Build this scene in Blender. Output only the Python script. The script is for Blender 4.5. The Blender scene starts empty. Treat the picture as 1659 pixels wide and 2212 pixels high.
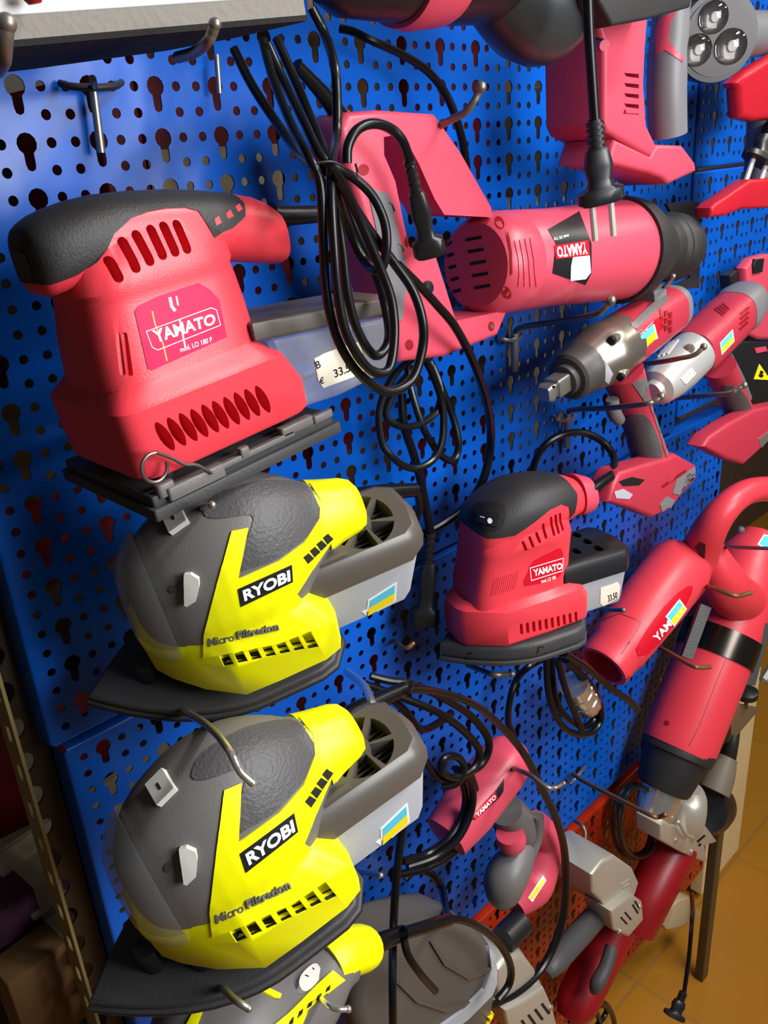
import bpy, bmesh, math, random
from mathutils import Vector, Matrix
from mathutils.bvhtree import BVHTree

SC = bpy.context.scene
COL = SC.collection
random.seed(7)

# ---------------------------------------------------------------- camera
IMG_W, IMG_H, FPX = 1659.0, 2212.0, 1821.96      # focal length in pixels of the photograph
K = 0.0155 / 0.019                                # survey units -> metres
FLOOR = 1.843 * K                                 # survey origin above the floor
RW = Matrix(((0.7116730554516304, -0.6993943825474163, -0.06609810742393793),
             (-0.3146435182033059, -0.23320949633800164, -0.9201156381879591),
             (0.6281090021616902, 0.6756188485223249, -0.38602882395561094)))
CAMW = Vector((-0.28646609 * K, -0.6627609 * K, -0.0269662 * K + FLOOR))
cam_data = bpy.data.cameras.new('camera')
cam_data.sensor_fit = 'VERTICAL'
cam_data.sensor_height = 36.0
cam_data.lens = FPX / IMG_H * 36.0
cam_data.clip_start = 0.02
cam = bpy.data.objects.new('camera', cam_data)
COL.objects.link(cam)
_r, _d, _f = RW[0], RW[1], RW[2]
cam.matrix_world = Matrix(((_r[0], -_d[0], -_f[0], CAMW[0]), (_r[1], -_d[1], -_f[1], CAMW[1]),
                           (_r[2], -_d[2], -_f[2], CAMW[2]), (0, 0, 0, 1)))
SC.camera = cam

# ---------------------------------------------------------------- light
world = bpy.data.worlds.new('shop_ambient')
SC.world = world
world.use_nodes = True
bg = world.node_tree.nodes['Background']
bg.inputs['Color'].default_value = (0.80, 0.88, 1.0, 1)
bg.inputs['Strength'].default_value = 0.07


def area(name, loc, target, sx, sy, power, color):
    d = bpy.data.lights.new(name, 'AREA')
    d.shape = 'RECTANGLE'
    d.size, d.size_y = sx, sy
    d.energy = power
    d.color = color
    o = bpy.data.objects.new(name, d)
    COL.objects.link(o)
    o.location = loc
    o.rotation_euler = (Vector(target) - Vector(loc)).to_track_quat('-Z', 'Y').to_euler()
    return o


area('ceiling_tube_near', (0.95, -1.1, 2.65), (0.35, 0.0, 1.2), 0.8, 0.14, 36, (1.0, 0.97, 0.93))
area('ceiling_tube_far', (2.7, -1.3, 2.75), (1.4, 0.0, 0.9), 1.2, 0.16, 15, (1.0, 0.92, 0.8))
area('aisle_light', (0.40, -1.22, 1.66), (0.08, 0.0, 1.34), 0.6, 0.6, 25, (0.95, 0.98, 1.0))
SC.view_settings.view_transform = 'Standard'
SC.view_settings.look = 'None'
SC.view_settings.exposure = -0.2
SC.view_settings.gamma = 1.0
SC.view_settings.use_curve_mapping = False
# ---------------------------------------------------------------- materials
MATS = {}


def mat(name, rgb, rough=0.45, metal=0.0, bump=0.0, bscale=200.0, spec=0.5, coat=0.0, trans=0.0, alpha=1.0,
        var=0.0, vscale=12.0, ior=1.45):
    if name in MATS:
        return MATS[name]
    m = bpy.data.materials.new(name)
    m.use_nodes = True
    nt = m.node_tree
    b = nt.nodes['Principled BSDF']
    b.inputs['Base Color'].default_value = (*rgb, 1)
    b.inputs['Roughness'].default_value = rough
    b.inputs['Metallic'].default_value = metal
    b.inputs['Specular IOR Level'].default_value = spec
    b.inputs['Coat Weight'].default_value = coat
    b.inputs['Transmission Weight'].default_value = trans
    b.inputs['Alpha'].default_value = alpha
    b.inputs['IOR'].default_value = ior
    tc = nt.nodes.new('ShaderNodeTexCoord')
    if var:
        n = nt.nodes.new('ShaderNodeTexNoise')
        n.inputs['Scale'].default_value = vscale
        n.inputs['Detail'].default_value = 4
        nt.links.new(tc.outputs['Object'], n.inputs['Vector'])
        mx = nt.nodes.new('ShaderNodeMix')
        mx.data_type = 'RGBA'
        mx.inputs[6].default_value = (*[c * (1 - var) for c in rgb], 1)
        mx.inputs[7].default_value = (*[min(1, c * (1 + var)) for c in rgb], 1)
        nt.links.new(n.outputs['Fac'], mx.inputs[0])
        nt.links.new(mx.outputs[2], b.inputs['Base Color'])
    if bump:
        n2 = nt.nodes.new('ShaderNodeTexNoise')
        n2.inputs['Scale'].default_value = bscale
        n2.inputs['Detail'].default_value = 2
        nt.links.new(tc.outputs['Object'], n2.inputs['Vector'])
        bp = nt.nodes.new('ShaderNodeBump')
        bp.inputs['Strength'].default_value = bump
        bp.inputs['Distance'].default_value = 0.001
        nt.links.new(n2.outputs['Fac'], bp.inputs['Height'])
        nt.links.new(bp.outputs['Normal'], b.inputs['Normal'])
    MATS[name] = m
    return m


def srgb(r, g, b):
    f = lambda c: (c / 255 / 12.92) if c / 255 <= 0.04045 else ((c / 255 + 0.055) / 1.055) ** 2.4
    return (f(r), f(g), f(b))


RED = mat('red_plastic', srgb(222, 60, 72), 0.38, bump=0.12, bscale=900)
RED2 = mat('rose_red_plastic', srgb(206, 72, 92), 0.38, bump=0.12, bscale=900)
CRIM = mat('crimson_plastic', srgb(176, 48, 66), 0.42, bump=0.12, bscale=900)
DRED = mat('dark_red_and_recess_shade', srgb(142, 18, 26), 0.4)  # motor bodies and knob; also paints shade into pockets, slits and grooves
LABEL = mat('crimson_label', srgb(200, 16, 76), 0.5, spec=0.25)
LABEL2 = mat('red_label', srgb(200, 18, 40), 0.3)
BLACK = mat('black_rubber', srgb(38, 36, 36), 0.55, bump=0.25, bscale=700)
BLK = mat('black_plastic', srgb(28, 28, 30), 0.35)
CORD = mat('black_cord', srgb(15, 15, 16), 0.3, spec=0.38)
DARK = mat('dark_interior', srgb(16, 12, 12), 0.7)  # near-black fill painting the shade inside slots; also the switch frame
GREY = mat('warm_grey_plastic', srgb(102, 98, 96), 0.42, bump=0.15, bscale=900)
GRIP = mat('charcoal_grip', srgb(72, 70, 71), 0.5, bump=0.5, bscale=500)
GREYL = mat('light_grey_plastic', srgb(114, 112, 114), 0.45)
LID = mat('taupe_grey_plastic', srgb(82, 76, 70), 0.35)
YEL = mat('lime_yellow_plastic', srgb(238, 234, 0), 0.4, bump=0.08, bscale=900)
WHITE = mat('white_print', srgb(245, 245, 245), 0.5)
OFFW = mat('off_white_plastic', srgb(205, 200, 192), 0.45)
CREAM = mat('cream_sticker', srgb(236, 226, 205), 0.6)
SKYB = mat('sky_blue_print', srgb(90, 200, 232), 0.5)
SUNY = mat('sun_yellow_print', srgb(250, 225, 20), 0.5)
CLEAR = mat('smoky_clear_plastic', (0.85, 0.85, 0.86), 0.12, trans=0.75, ior=1.3, alpha=0.55)
FROST = mat('frosted_grey_plastic', srgb(186, 188, 194), 0.35, trans=0.25, ior=1.2)
STEEL = mat('zinc_steel', srgb(170, 166, 158), 0.34, metal=0.85)
CHROME = mat('chrome', srgb(222, 216, 204), 0.2, metal=0.85)
NICKEL = mat('nickel_pin', srgb(214, 208, 200), .38, metal=.55)
WIRE = mat('dull_wire', srgb(128, 120, 112), 0.42, metal=0.7)
ALU = mat('cast_aluminium', srgb(196, 190, 176), 0.42, metal=0.55, bump=0.2, bscale=500)
GUN = mat('gunmetal', srgb(112, 104, 98), 0.36, metal=0.75)
PAD = mat('grey_black_pad', srgb(58, 57, 58), 0.55, bump=0.2, bscale=400)


# ---------------------------------------------------------------- frames and pixels
def proj_px(p):
    c = RW @ (Vector(p) - CAMW)
    return FPX * c[0] / c[2] + IMG_W / 2, FPX * c[1] / c[2] + IMG_H / 2, c[2]


def W(px, py, d):
    """place in the room seen at a survey pixel, d (survey metres) out from the board"""
    r = RW.transposed() @ Vector(((px - IMG_W / 2) / FPX, (py - IMG_H / 2) / FPX, 1.0))
    t = (-d * K - CAMW[1]) / r[1]
    return CAMW + r * t


def rad(p, px):
    """metric size of px survey pixels at room point p"""
    return px * (RW[2].dot(Vector(p) - CAMW)) / FPX


class Fr:
    """local frame in millimetre-like units (survey mm)"""
    S = K * 0.001

    def __init__(s, O, tilt=0, yaw=0, roll=0, k=1.0):
        s.k = k
        s.S = Fr.S * k
        t, w, r = map(math.radians, (tilt, yaw, roll))
        s.M = Matrix.Rotation(w, 3, 'Z') @ Matrix.Rotation(-t, 3, 'Y') @ Matrix.Rotation(r, 3, 'X')
        s.O = Vector(O)

    def on(s, px, py, axis, val):
        rw = RW.transposed() @ Vector(((px - IMG_W / 2) / FPX, (py - IMG_H / 2) / FPX, 1.0))
        o = s.M.transposed() @ (CAMW - s.O) / s.S
        r = s.M.transposed() @ rw / s.S
        return o + r * ((val - o[axis]) / r[axis])

    def ray(s, px, py):
        rw = RW.transposed() @ Vector(((px - IMG_W / 2) / FPX, (py - IMG_H / 2) / FPX, 1.0))
        return s.M.transposed() @ (CAMW - s.O) / s.S, (s.M.transposed() @ rw).normalized()

    def loc(s, p):
        return s.M.transposed() @ (Vector(p) - s.O) / s.S

    def at(s, px, py, d):
        return s.loc(W(px, py, d))

    def r(s, px, py, d, rpx):
        return rad(W(px, py, d), rpx) / s.S

    def chain(s, pts):
        return [s.at(*p) for p in pts]


# ---------------------------------------------------------------- objects
def thing(name, label, cat, F, group=None):
    o = bpy.data.objects.new(name, None)
    o.empty_display_size = 0.02
    COL.objects.link(o)
    o.location = F.O
    o.rotation_euler = F.M.to_euler()
    o.scale = (F.k,) * 3
    tagit(o, label, cat, group)
    return o


def tagit(o, label, cat, group=None, kind=None):
    if label: o['label'] = label
    if cat: o['category'] = cat
    if group: o['group'] = group
    if kind: o['kind'] = kind
    return o


def mesh_from(vf, smooth=35.0, scale=None):
    v, f = vf
    sc = Fr.S if scale is None else scale
    me = bpy.data.meshes.new('m')
    me.from_pydata([tuple(Vector(p) * sc) for p in v], [], [list(q) for q in f])
    bm = bmesh.new()
    bm.from_mesh(me)
    bmesh.ops.recalc_face_normals(bm, faces=bm.faces)
    finish_bm(bm, smooth)
    bm.to_mesh(me)
    bm.free()
    return me


def finish_bm(bm, smooth):
    ang = math.radians(smooth)
    for q in bm.faces:
        q.smooth = True
    for e in bm.edges:
        if len(e.link_faces) == 2:
            e.smooth = e.calc_face_angle(3.2) < ang
        else:
            e.smooth = False


def obj(name, vf, m, parent=None, label=None, smooth=35.0, F=None, cat=None, group=None, kind=None):
    """one mesh object; vf = (verts, faces) in the frame's local units"""
    me = vf if isinstance(vf, bpy.types.Mesh) else mesh_from(vf, smooth)
    me.name = name
    o = bpy.data.objects.new(name, me)
    me.materials.clear()
    me.materials.append(m)
    me.polygons.foreach_set('material_index', [0] * len(me.polygons))
    COL.objects.link(o)
    if parent is not None:
        o.parent = parent
    if F is not None and parent is None:
        o.location = F.O
        o.rotation_euler = F.M.to_euler()
    return tagit(o, label, cat, group, kind)


def join(*parts):
    V, Fc = [], []
    for v, f in parts:
        n = len(V)
        V += [tuple(p) for p in v]
        Fc += [[i + n for i in q] for q in f]
    return V, Fc


# ---------------------------------------------------------------- shapes
def loft(rings, caps=True, closed=False):
    n = len(rings[0])
    V = [tuple(p) for r in rings for p in r]
    Fc = []
    m = len(rings)
    for i in range(m if closed else m - 1):
        a, b = i * n, ((i + 1) % m) * n
        for j in range(n):
            Fc.append([a + j, a + (j + 1) % n, b + (j + 1) % n, b + j])
    if caps and not closed:
        Fc.append(list(range(n))[::-1])
        Fc.append(list(range((m - 1) * n, m * n)))
    return V, Fc


def catmull(pts, m):
    """dense Catmull-Rom through tuples"""
    P = [tuple(p) for p in pts]
    out = []
    n = len(P)
    for i in range(n - 1):
        p0, p1, p2, p3 = P[max(i - 1, 0)], P[i], P[i + 1], P[min(i + 2, n - 1)]
        for k in range(m):
            t = k / m
            out.append(tuple(0.5 * (2 * b + (c - a) * t + (2 * a - 5 * b + 4 * c - d) * t * t + (3 * b - a - 3 * c + d) * t ** 3)
                             for a, b, c, d in zip(p0, p1, p2, p3)))
    out.append(P[-1])
    return out


def se(n, e):
    """unit superellipse"""
    out = []
    for i in range(n):
        a = 2 * math.pi * (i + 0.5) / n
        c, s = math.cos(a), math.sin(a)
        out.append((math.copysign(abs(c) ** (2 / e), c), math.copysign(abs(s) ** (2 / e), s)))
    return out


def loft_z(secs, n=36, m=1):
    """secs: (z, cx, cy, hx, hy, exponent)"""
    if m > 1: secs = catmull(secs, m)
    return loft([[(cx + hx * u, cy + hy * v, z) for u, v in se(n, e)] for z, cx, cy, hx, hy, e in secs])


def egg_x(secs, n=40, m=1, k=0.28):
    """loft along x whose sections narrow towards the top: (x, cy, cz, hy, hz, exponent)"""
    if m > 1: secs = catmull(secs, m)
    return loft([[(x, cy + hy * u * (1 - k * v if v > 0 else 1 + .12 * v), cz + hz * v) for u, v in se(n, e)] for x, cy, cz, hy, hz, e in secs])


def loft_x(secs, n=36, m=1):
    """secs: (x, cy, cz, hy, hz, exponent)"""
    if m > 1: secs = catmull(secs, m)
    return loft([[(x, cy + hy * u, cz + hz * v) for u, v in se(n, e)] for x, cy, cz, hy, hz, e in secs])


def basis(d):
    d = Vector(d).normalized()
    up = Vector((0, 0, 1)) if abs(d.z) < 0.9 else Vector((0, 1, 0))
    a = d.cross(up).normalized()
    return a, a.cross(d).normalized()


def turned(p0, p1, prof, n=32, e=2.0, up=None, flat=1.0):
    """lathe between two points: prof = (t 0..1, radius)"""
    p0, p1 = Vector(p0), Vector(p1)
    a, b = basis(p1 - p0)
    if up is not None:
        d = (p1 - p0).normalized()
        b = (Vector(up) - d * d.dot(Vector(up))).normalized()
        a = d.cross(b)
    return loft([[p0.lerp(p1, t) + a * (r * u * flat) + b * (r * v) for u, v in se(n, e)] for t, r in prof])


def tube(pts, r, n=10, m=6, taper=None, smooth=True, squash=1.0):
    """round bar along a smooth path; r a number or one per point"""
    rr = r if isinstance(r, (list, tuple)) else [r] * len(pts)
    P = [(*p, q) for p, q in zip(pts, rr)]
    if smooth and len(P) > 2: P = catmull(P, m)
    C = [Vector(p[:3]) for p in P]
    R = [p[3] for p in P]
    rings = []
    d = (C[1] - C[0]).normalized()
    a, b = basis(d)
    for i, c in enumerate(C):
        nd = (C[min(i + 1, len(C) - 1)] - C[max(i - 1, 0)]).normalized()
        q = d.rotation_difference(nd)
        a, b = q @ a, q @ b
        d = nd
        rings.append([c + a * (R[i] * math.cos(2 * math.pi * k / n)) + b * (R[i] * squash * math.sin(2 * math.pi * k / n)) for k in range(n)])
    return loft(rings)


def box(x0, x1, y0, y1, z0, z1, r=0.0):
    if r <= 0:
        return loft([[(x0, y0, z), (x1, y0, z), (x1, y1, z), (x0, y1, z)] for z in (z0, z1)])
    def ring(z, i):
        out = []
        for cx, cy, a0 in ((x1 - r, y1 - r, 0), (x0 + r, y1 - r, 90), (x0 + r, y0 + r, 180), (x1 - r, y0 + r, 270)):
            for k in range(4):
                a = math.radians(a0 + 30 * k)
                out.append((cx + (r - i) * math.cos(a), cy + (r - i) * math.sin(a), z))
        return out
    q = r * 0.3
    return loft([ring(z0, q * 1.0), ring(z0 + q * .3, q * .3), ring(z0 + q, 0), ring(z1 - q, 0), ring(z1 - q * .3, q * .3), ring(z1, q)])


def obox(c, ax, ay, az):
    """box from centre and three half-vectors"""
    c, ax, ay, az = map(Vector, (c, ax, ay, az))
    V = [c + ax * i + ay * j + az * k for k in (-1, 1) for i, j in ((-1, -1), (1, -1), (1, 1), (-1, 1))]
    return V, [[3, 2, 1, 0], [4, 5, 6, 7], [0, 1, 5, 4], [1, 2, 6, 5], [2, 3, 7, 6], [3, 0, 4, 7]]


def ball(c, r, n=14, sx=1, sy=1, sz=1):
    c = Vector(c)
    rings = []
    for i in range(1, n):
        a = math.pi * i / n
        rings.append([c + Vector((sx * r * math.sin(a) * math.cos(2 * math.pi * k / 20), sy * r * math.sin(a) * math.sin(2 * math.pi * k / 20), sz * r * math.cos(a))) for k in range(20)])
    return loft(rings)


def area2(P):
    return 0.5 * sum(P[i][0] * P[(i + 1) % len(P)][1] - P[(i + 1) % len(P)][0] * P[i][1] for i in range(len(P)))


def inset2(P, d):
    """move a closed 2-D outline inwards by d"""
    n = len(P)
    sg = 1 if area2(P) > 0 else -1
    out = []
    for i in range(n):
        a, b, c = Vector(P[i - 1]), Vector(P[i]), Vector(P[(i + 1) % n])
        e1, e2 = (b - a), (c - b)
        if e1.length < 1e-9 or e2.length < 1e-9:
            out.append(tuple(b)); continue
        n1 = Vector((-e1.y, e1.x)).normalized() * sg
        n2 = Vector((-e2.y, e2.x)).normalized() * sg
        m = (n1 + n2)
        if m.length < 1e-6: m = n1
        m.normalize()
        out.append(tuple(b + m * (d / max(m.dot(n1), 0.5))))
    return out


def smooth2(P, m=4):
    """closed Catmull-Rom of a 2-D outline"""
    n = len(P)
    Q = [P[i % n] for i in range(-1, n + 2)]
    return catmull(Q, m)[m:m * (n + 1)]


def slab(P2, lift, y0, y1, r=0.0, both=True):
    """plate from a 2-D outline: lift(u, v, y) -> point; front at y0, back at y1, edges rounded by r"""
    s = 1 if y1 > y0 else -1
    st = []
    if r > 0:
        for k in range(5):
            a = math.radians(90 * k / 4)
            st.append((y0 + s * r * (1 - math.sin(a)), r * (1 - math.cos(a))))
    if r > 0:
        st = [(y0 + s * r * (1 - math.cos(math.radians(22.5 * k))), r * (1 - math.sin(math.radians(22.5 * k)))) for k in range(5)]
        if both:
            st += [(y1 - s * (yy - y0) * s, dd) for yy, dd in reversed(st)]
        else:
            st += [(y1, 0)]
    else:
        st = [(y0, 0), (y1, 0)]
    return loft([[lift(u, v, y) for u, v in (inset2(P2, d) if d > 1e-9 else P2)] for y, d in st])


def slab_y(P2, y0, y1, r=0.0, both=True):
    return slab(P2, lambda u, v, y: (u, y, v), y0, y1, r, both)


def slab_z(P2, z0, z1, r=0.0, both=True):
    return slab(P2, lambda u, v, z: (u, v, z), z0, z1, r, both)


def traced(F, px, y, y1, r=0.0, sm=0, both=True):
    """outline read off the photograph on the plane local y = y, made into a solid back to y1"""
    P = [(p[0], p[2]) for p in (F.on(a, b, 1, y) for a, b in px)]
    if sm: P = smooth2(P, sm)
    return slab_y(P, y, y1, r, both)


def prism(F, px, y, y0, y1):
    """outline read on the plane local y = y, pushed through from y0 to y1"""
    return slab_y([(p[0], p[2]) for p in (F.on(a, b, 1, y) for a, b in px)], y0, y1)


def capsule2(c, d, r, n=6):
    """2-D slot outline from c along half-vector d with radius r"""
    c, d = Vector(c), Vector(d)
    a0 = math.atan2(d.y, d.x)
    out = []
    for s in (1, -1):
        for k in range(n + 1):
            a = a0 + (0 if s == 1 else math.pi) - math.pi / 2 + math.pi * k / n
            out.append(tuple(c + d * s + Vector((math.cos(a), math.sin(a))) * r))
    return out


# ---------------------------------------------------------------- boolean
def boolean(me, others, op='DIFFERENCE', smooth=35.0):
    """me, others: meshes or (verts, faces) in local units -> new mesh"""
    def tmp(x, k=0):
        q = x if isinstance(x, bpy.types.Mesh) else mesh_from(x)
        o = bpy.data.objects.new('tmp', q)
        COL.objects.link(o)
        return o
    base = tmp(me)
    cut = [tmp(x) for x in others]
    for c in cut:
        md = base.modifiers.new('b', 'BOOLEAN')
        md.operation = op
        md.solver = 'EXACT'
        md.material_mode = 'TRANSFER'
        md.object = c
    bpy.context.view_layer.update()
    dg = bpy.context.evaluated_depsgraph_get()
    out = bpy.data.meshes.new_from_object(base.evaluated_get(dg))
    for o in cut + [base]:
        bpy.data.objects.remove(o)
    bm = bmesh.new()
    bm.from_mesh(out)
    bmesh.ops.remove_doubles(bm, verts=bm.verts, dist=1e-6)
    bmesh.ops.dissolve_degenerate(bm, edges=bm.edges, dist=1e-6)
    finish_bm(bm, smooth)
    bm.to_mesh(out)
    bm.free()
    return out


def union(*p):
    return boolean(mesh_from(p[0]), p[1:], 'UNION')


def swell(me, d):
    """copy of a mesh pushed out along its normals (local units)"""
    q = me.copy()
    bm = bmesh.new()
    bm.from_mesh(q)
    bm.normal_update()
    mv = [v.normal * d * Fr.S for v in bm.verts]
    for v, t in zip(bm.verts, mv): v.co += t
    bm.to_mesh(q)
    bm.free()
    return q


def zone(me, vf, d=0.5):
    """a skin of mesh me inside solid vf"""
    q = boolean(swell(me, d), [vf], 'INTERSECT')
    q.materials.clear()
    return q


# ---------------------------------------------------------------- decals: flat shapes laid on a surface
def bvh(me):
    return BVHTree.FromPolygons([v.co / Fr.S for v in me.vertices], [tuple(p.vertices) for p in me.polygons])


def hit(F, B, px, py):
    o, r = F.ray(px, py)
    h = B.ray_cast(o, r)
    if h[0] is not None:
        n = h[1]
        return h[0], (n if n.dot(r) < 0 else -n)
    return None


def lay(F, B, V2, F2, off=0.4, thick=0.8):
    """V2: pixel points, F2 faces -> solid lying on the surface"""
    H = [hit(F, B, *p) for p in V2]
    good = [h for h in H if h]
    if not good: return [], []
    o, r0 = F.ray(*V2[0])
    ds = sorted((h[0] - o).length for h in good)
    dm = ds[len(ds) // 2]
    for i, h in enumerate(H):
        if h is None:
            o, r = F.ray(*V2[i])
            q = B.find_nearest(o + r * dm)
            n = q[1] if q[1].dot(r) < 0 else -q[1]
            H[i] = (q[0], n)
    top = [h[0] + h[1] * off for h in H]
    bot = [h[0] - h[1] * thick for h in H]
    n = len(top)
    Fc = [list(f) for f in F2] + [[i + n for i in reversed(f)] for f in F2]
    cnt = {}
    for f in F2:
        for i in range(len(f)):
            a, b = f[i], f[(i + 1) % len(f)]
            cnt[(a, b)] = 1
    for a, b in cnt:
        if (b, a) not in cnt: Fc.append([b, a, a + n, b + n])
    return top + bot, Fc


def fill2(P, step=0):
    """triangulate a 2-D outline, cut up on a grid of the given step"""
    bm = bmesh.new()
    vs = [bm.verts.new((p[0], p[1], 0)) for p in P]
    bm.faces.new(vs)
    if step:
        xs = [p[0] for p in P]; ys = [p[1] for p in P]
        for ax, lo, hi in ((0, min(xs), max(xs)), (1, min(ys), max(ys))):
            t = lo + step
            while t < hi - 1e-6:
                co = (t, 0, 0) if ax == 0 else (0, t, 0)
                no = (1, 0, 0) if ax == 0 else (0, 1, 0)
                bmesh.ops.bisect_plane(bm, geom=bm.verts[:] + bm.edges[:] + bm.faces[:], plane_co=co, plane_no=no)
                t += step
    bmesh.ops.triangulate(bm, faces=bm.faces)
    bmesh.ops.recalc_face_normals(bm, faces=bm.faces)
    bm.verts.index_update()
    V = [(v.co.x, v.co.y) for v in bm.verts]
    Fc = [[v.index for v in f.verts] for f in bm.faces]
    bm.free()
    return V, Fc


def decal(F, B, px, step=0, off=0.4, thick=0.8, sm=0):
    P = smooth2(px, sm) if sm else px
    V, Fc = fill2(P, step)
    return lay(F, B, V, Fc, off, thick)


def strip(px, w):
    """outline of a line of pixel width w along pixel points"""
    L, R_ = [], []
    for i, p in enumerate(px):
        a, b = Vector(px[max(i - 1, 0)]), Vector(px[min(i + 1, len(px) - 1)])
        t = (b - a).normalized()
        nrm = Vector((-t.y, t.x)) * (w / 2)
        L.append(tuple(Vector(p) + nrm)); R_.append(tuple(Vector(p) - nrm))
    return L + R_[::-1]


TXT = {}


def text_mesh(s, bold=0.0, space=1.0):
    """flat triangles of a line of lettering in the unit box"""
    key = (s, bold, space)
    if key in TXT: return TXT[key]
    cu = bpy.data.curves.new('t', 'FONT')
    cu.body = s
    cu.offset = bold
    cu.space_character = space
    cu.resolution_u = 3
    o = bpy.data.objects.new('t', cu)
    COL.objects.link(o)
    bpy.context.view_layer.update()
    me = bpy.data.meshes.new_from_object(o.evaluated_get(bpy.context.evaluated_depsgraph_get()))
    V = [(v.co.x, v.co.y) for v in me.vertices]
    Fc = [list(p.vertices) for p in me.polygons]
    bpy.data.objects.remove(o)
    x0, x1 = min(v[0] for v in V), max(v[0] for v in V)
    y0, y1 = min(v[1] for v in V), max(v[1] for v in V)
    V = [((x - x0) / (x1 - x0), (y - y0) / (y1 - y0)) for x, y in V]
    TXT[key] = (V, Fc)
    return V, Fc


def quad_map(q, u, v):
    """q: TL, TR, BR, BL pixel corners"""
    tl, tr, br, bl = map(Vector, q)
    return tuple(bl.lerp(br, u).lerp(tl.lerp(tr, u), v))


def text(F, B, s, q, bold=0.012, off=0.6, space=1.0):
    V, Fc = text_mesh(s, bold, space)
    return lay(F, B, [quad_map(q, u, v) for u, v in V], Fc, off, 0.3)


def copy_tree(o, parent=None):
    c = o.copy()
    COL.objects.link(c)
    if parent is not None: c.parent = parent
    for ch in list(o.children): copy_tree(ch, c)
    return c


WF = Fr((0, 0, FLOOR))      # plain room frame, survey mm, origin at survey origin
# ---------------------------------------------------------------- floor and what stands behind
U = 19.0   # board pitch in survey mm


def board_mat(name, rgb):
    m = mat(name, rgb, 0.28, spec=0.32, bump=0.0)
    nt = m.node_tree
    b = nt.nodes['Principled BSDF']
    tc = nt.nodes.new('ShaderNodeTexCoord')
    n = nt.nodes.new('ShaderNodeTexNoise')
    n.inputs['Scale'].default_value = 9
    n.inputs['Detail'].default_value = 3
    nt.links.new(tc.outputs['Object'], n.inputs['Vector'])
    bp = nt.nodes.new('ShaderNodeBump')
    bp.inputs['Strength'].default_value = 0.35
    bp.inputs['Distance'].default_value = 0.01
    nt.links.new(n.outputs['Fac'], bp.inputs['Height'])
    nt.links.new(bp.outputs['Normal'], b.inputs['Normal'])
    return m


BLUE = board_mat('blue_enamel', srgb(4, 82, 182))
ORED = board_mat('orange_red_enamel', srgb(164, 40, 18))
CRPB = board_mat('cream_enamel', srgb(222, 198, 150))

KEY = []
for k in range(11):
    a = math.radians(-60 + 300 * k / 10)
    KEY.append((0.40 * math.cos(a), 0.40 * math.sin(a)))
KEY = [(x, y) for x, y in KEY]
KEYO = KEY + [(-0.2, -0.75), (-0.15, -0.93), (0.0, -1.0), (0.15, -0.93), (0.2, -0.75)]
SMALL = [(0.205 * math.cos(2 * math.pi * (k + .5) / 10), 0.205 * math.sin(2 * math.pi * (k + .5) / 10)) for k in range(10)]


def cell(hole, x0, x1, y0, y1, V, Fc, T):
    """square cell with a hole: front face ring and hole wall"""
    n = len(hole)
    cx, cy = (x0 + x1) / 2, (y0 + y1) / 2
    def out(p):
        dx, dy = p[0] - cx, p[1] - cy
        t = min(((x1 - cx) / abs(dx)) if abs(dx) > 1e-9 else 9e9, ((y1 - cy) / abs(dy)) if abs(dy) > 1e-9 else 9e9)
        return (cx + dx * t, cy + dy * t)
    ring = [(p, out(p)) for p in hole]
    corners = [(x1, y1), (x0, y1), (x0, y0), (x1, y0)]
    base = len(V)
    for p, q in ring:
        V.append((p, 0)); V.append((q, 0)); V.append((p, T))
    for i in range(n):
        j = (i + 1) % n
        a, b = base + 3 * i, base + 3 * j
        Fc.append([a, b, b + 2, a + 2])
        q0, q1 = ring[i][1], ring[j][1]
        extra = []
        if abs(q0[0] - q1[0]) > 1e-6 and abs(q0[1] - q1[1]) > 1e-6:
            a0 = math.atan2(q0[1] - cy, q0[0] - cx)
            a1 = math.atan2(q1[1] - cy, q1[0] - cx)
            da = (a1 - a0 + math.pi) % (2 * math.pi) - math.pi
            cs = []
            for c in corners:
                ac = (math.atan2(c[1] - cy, c[0] - cx) - a0 + math.pi) % (2 * math.pi) - math.pi
                if ac * da > 0 and abs(ac) < abs(da): cs.append((abs(ac), c))
            for _, c in sorted(cs):
                V.append((c, 0)); extra.append(len(V) - 1)
        Fc.append([a, a + 1] + extra + [b + 1, b])


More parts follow.
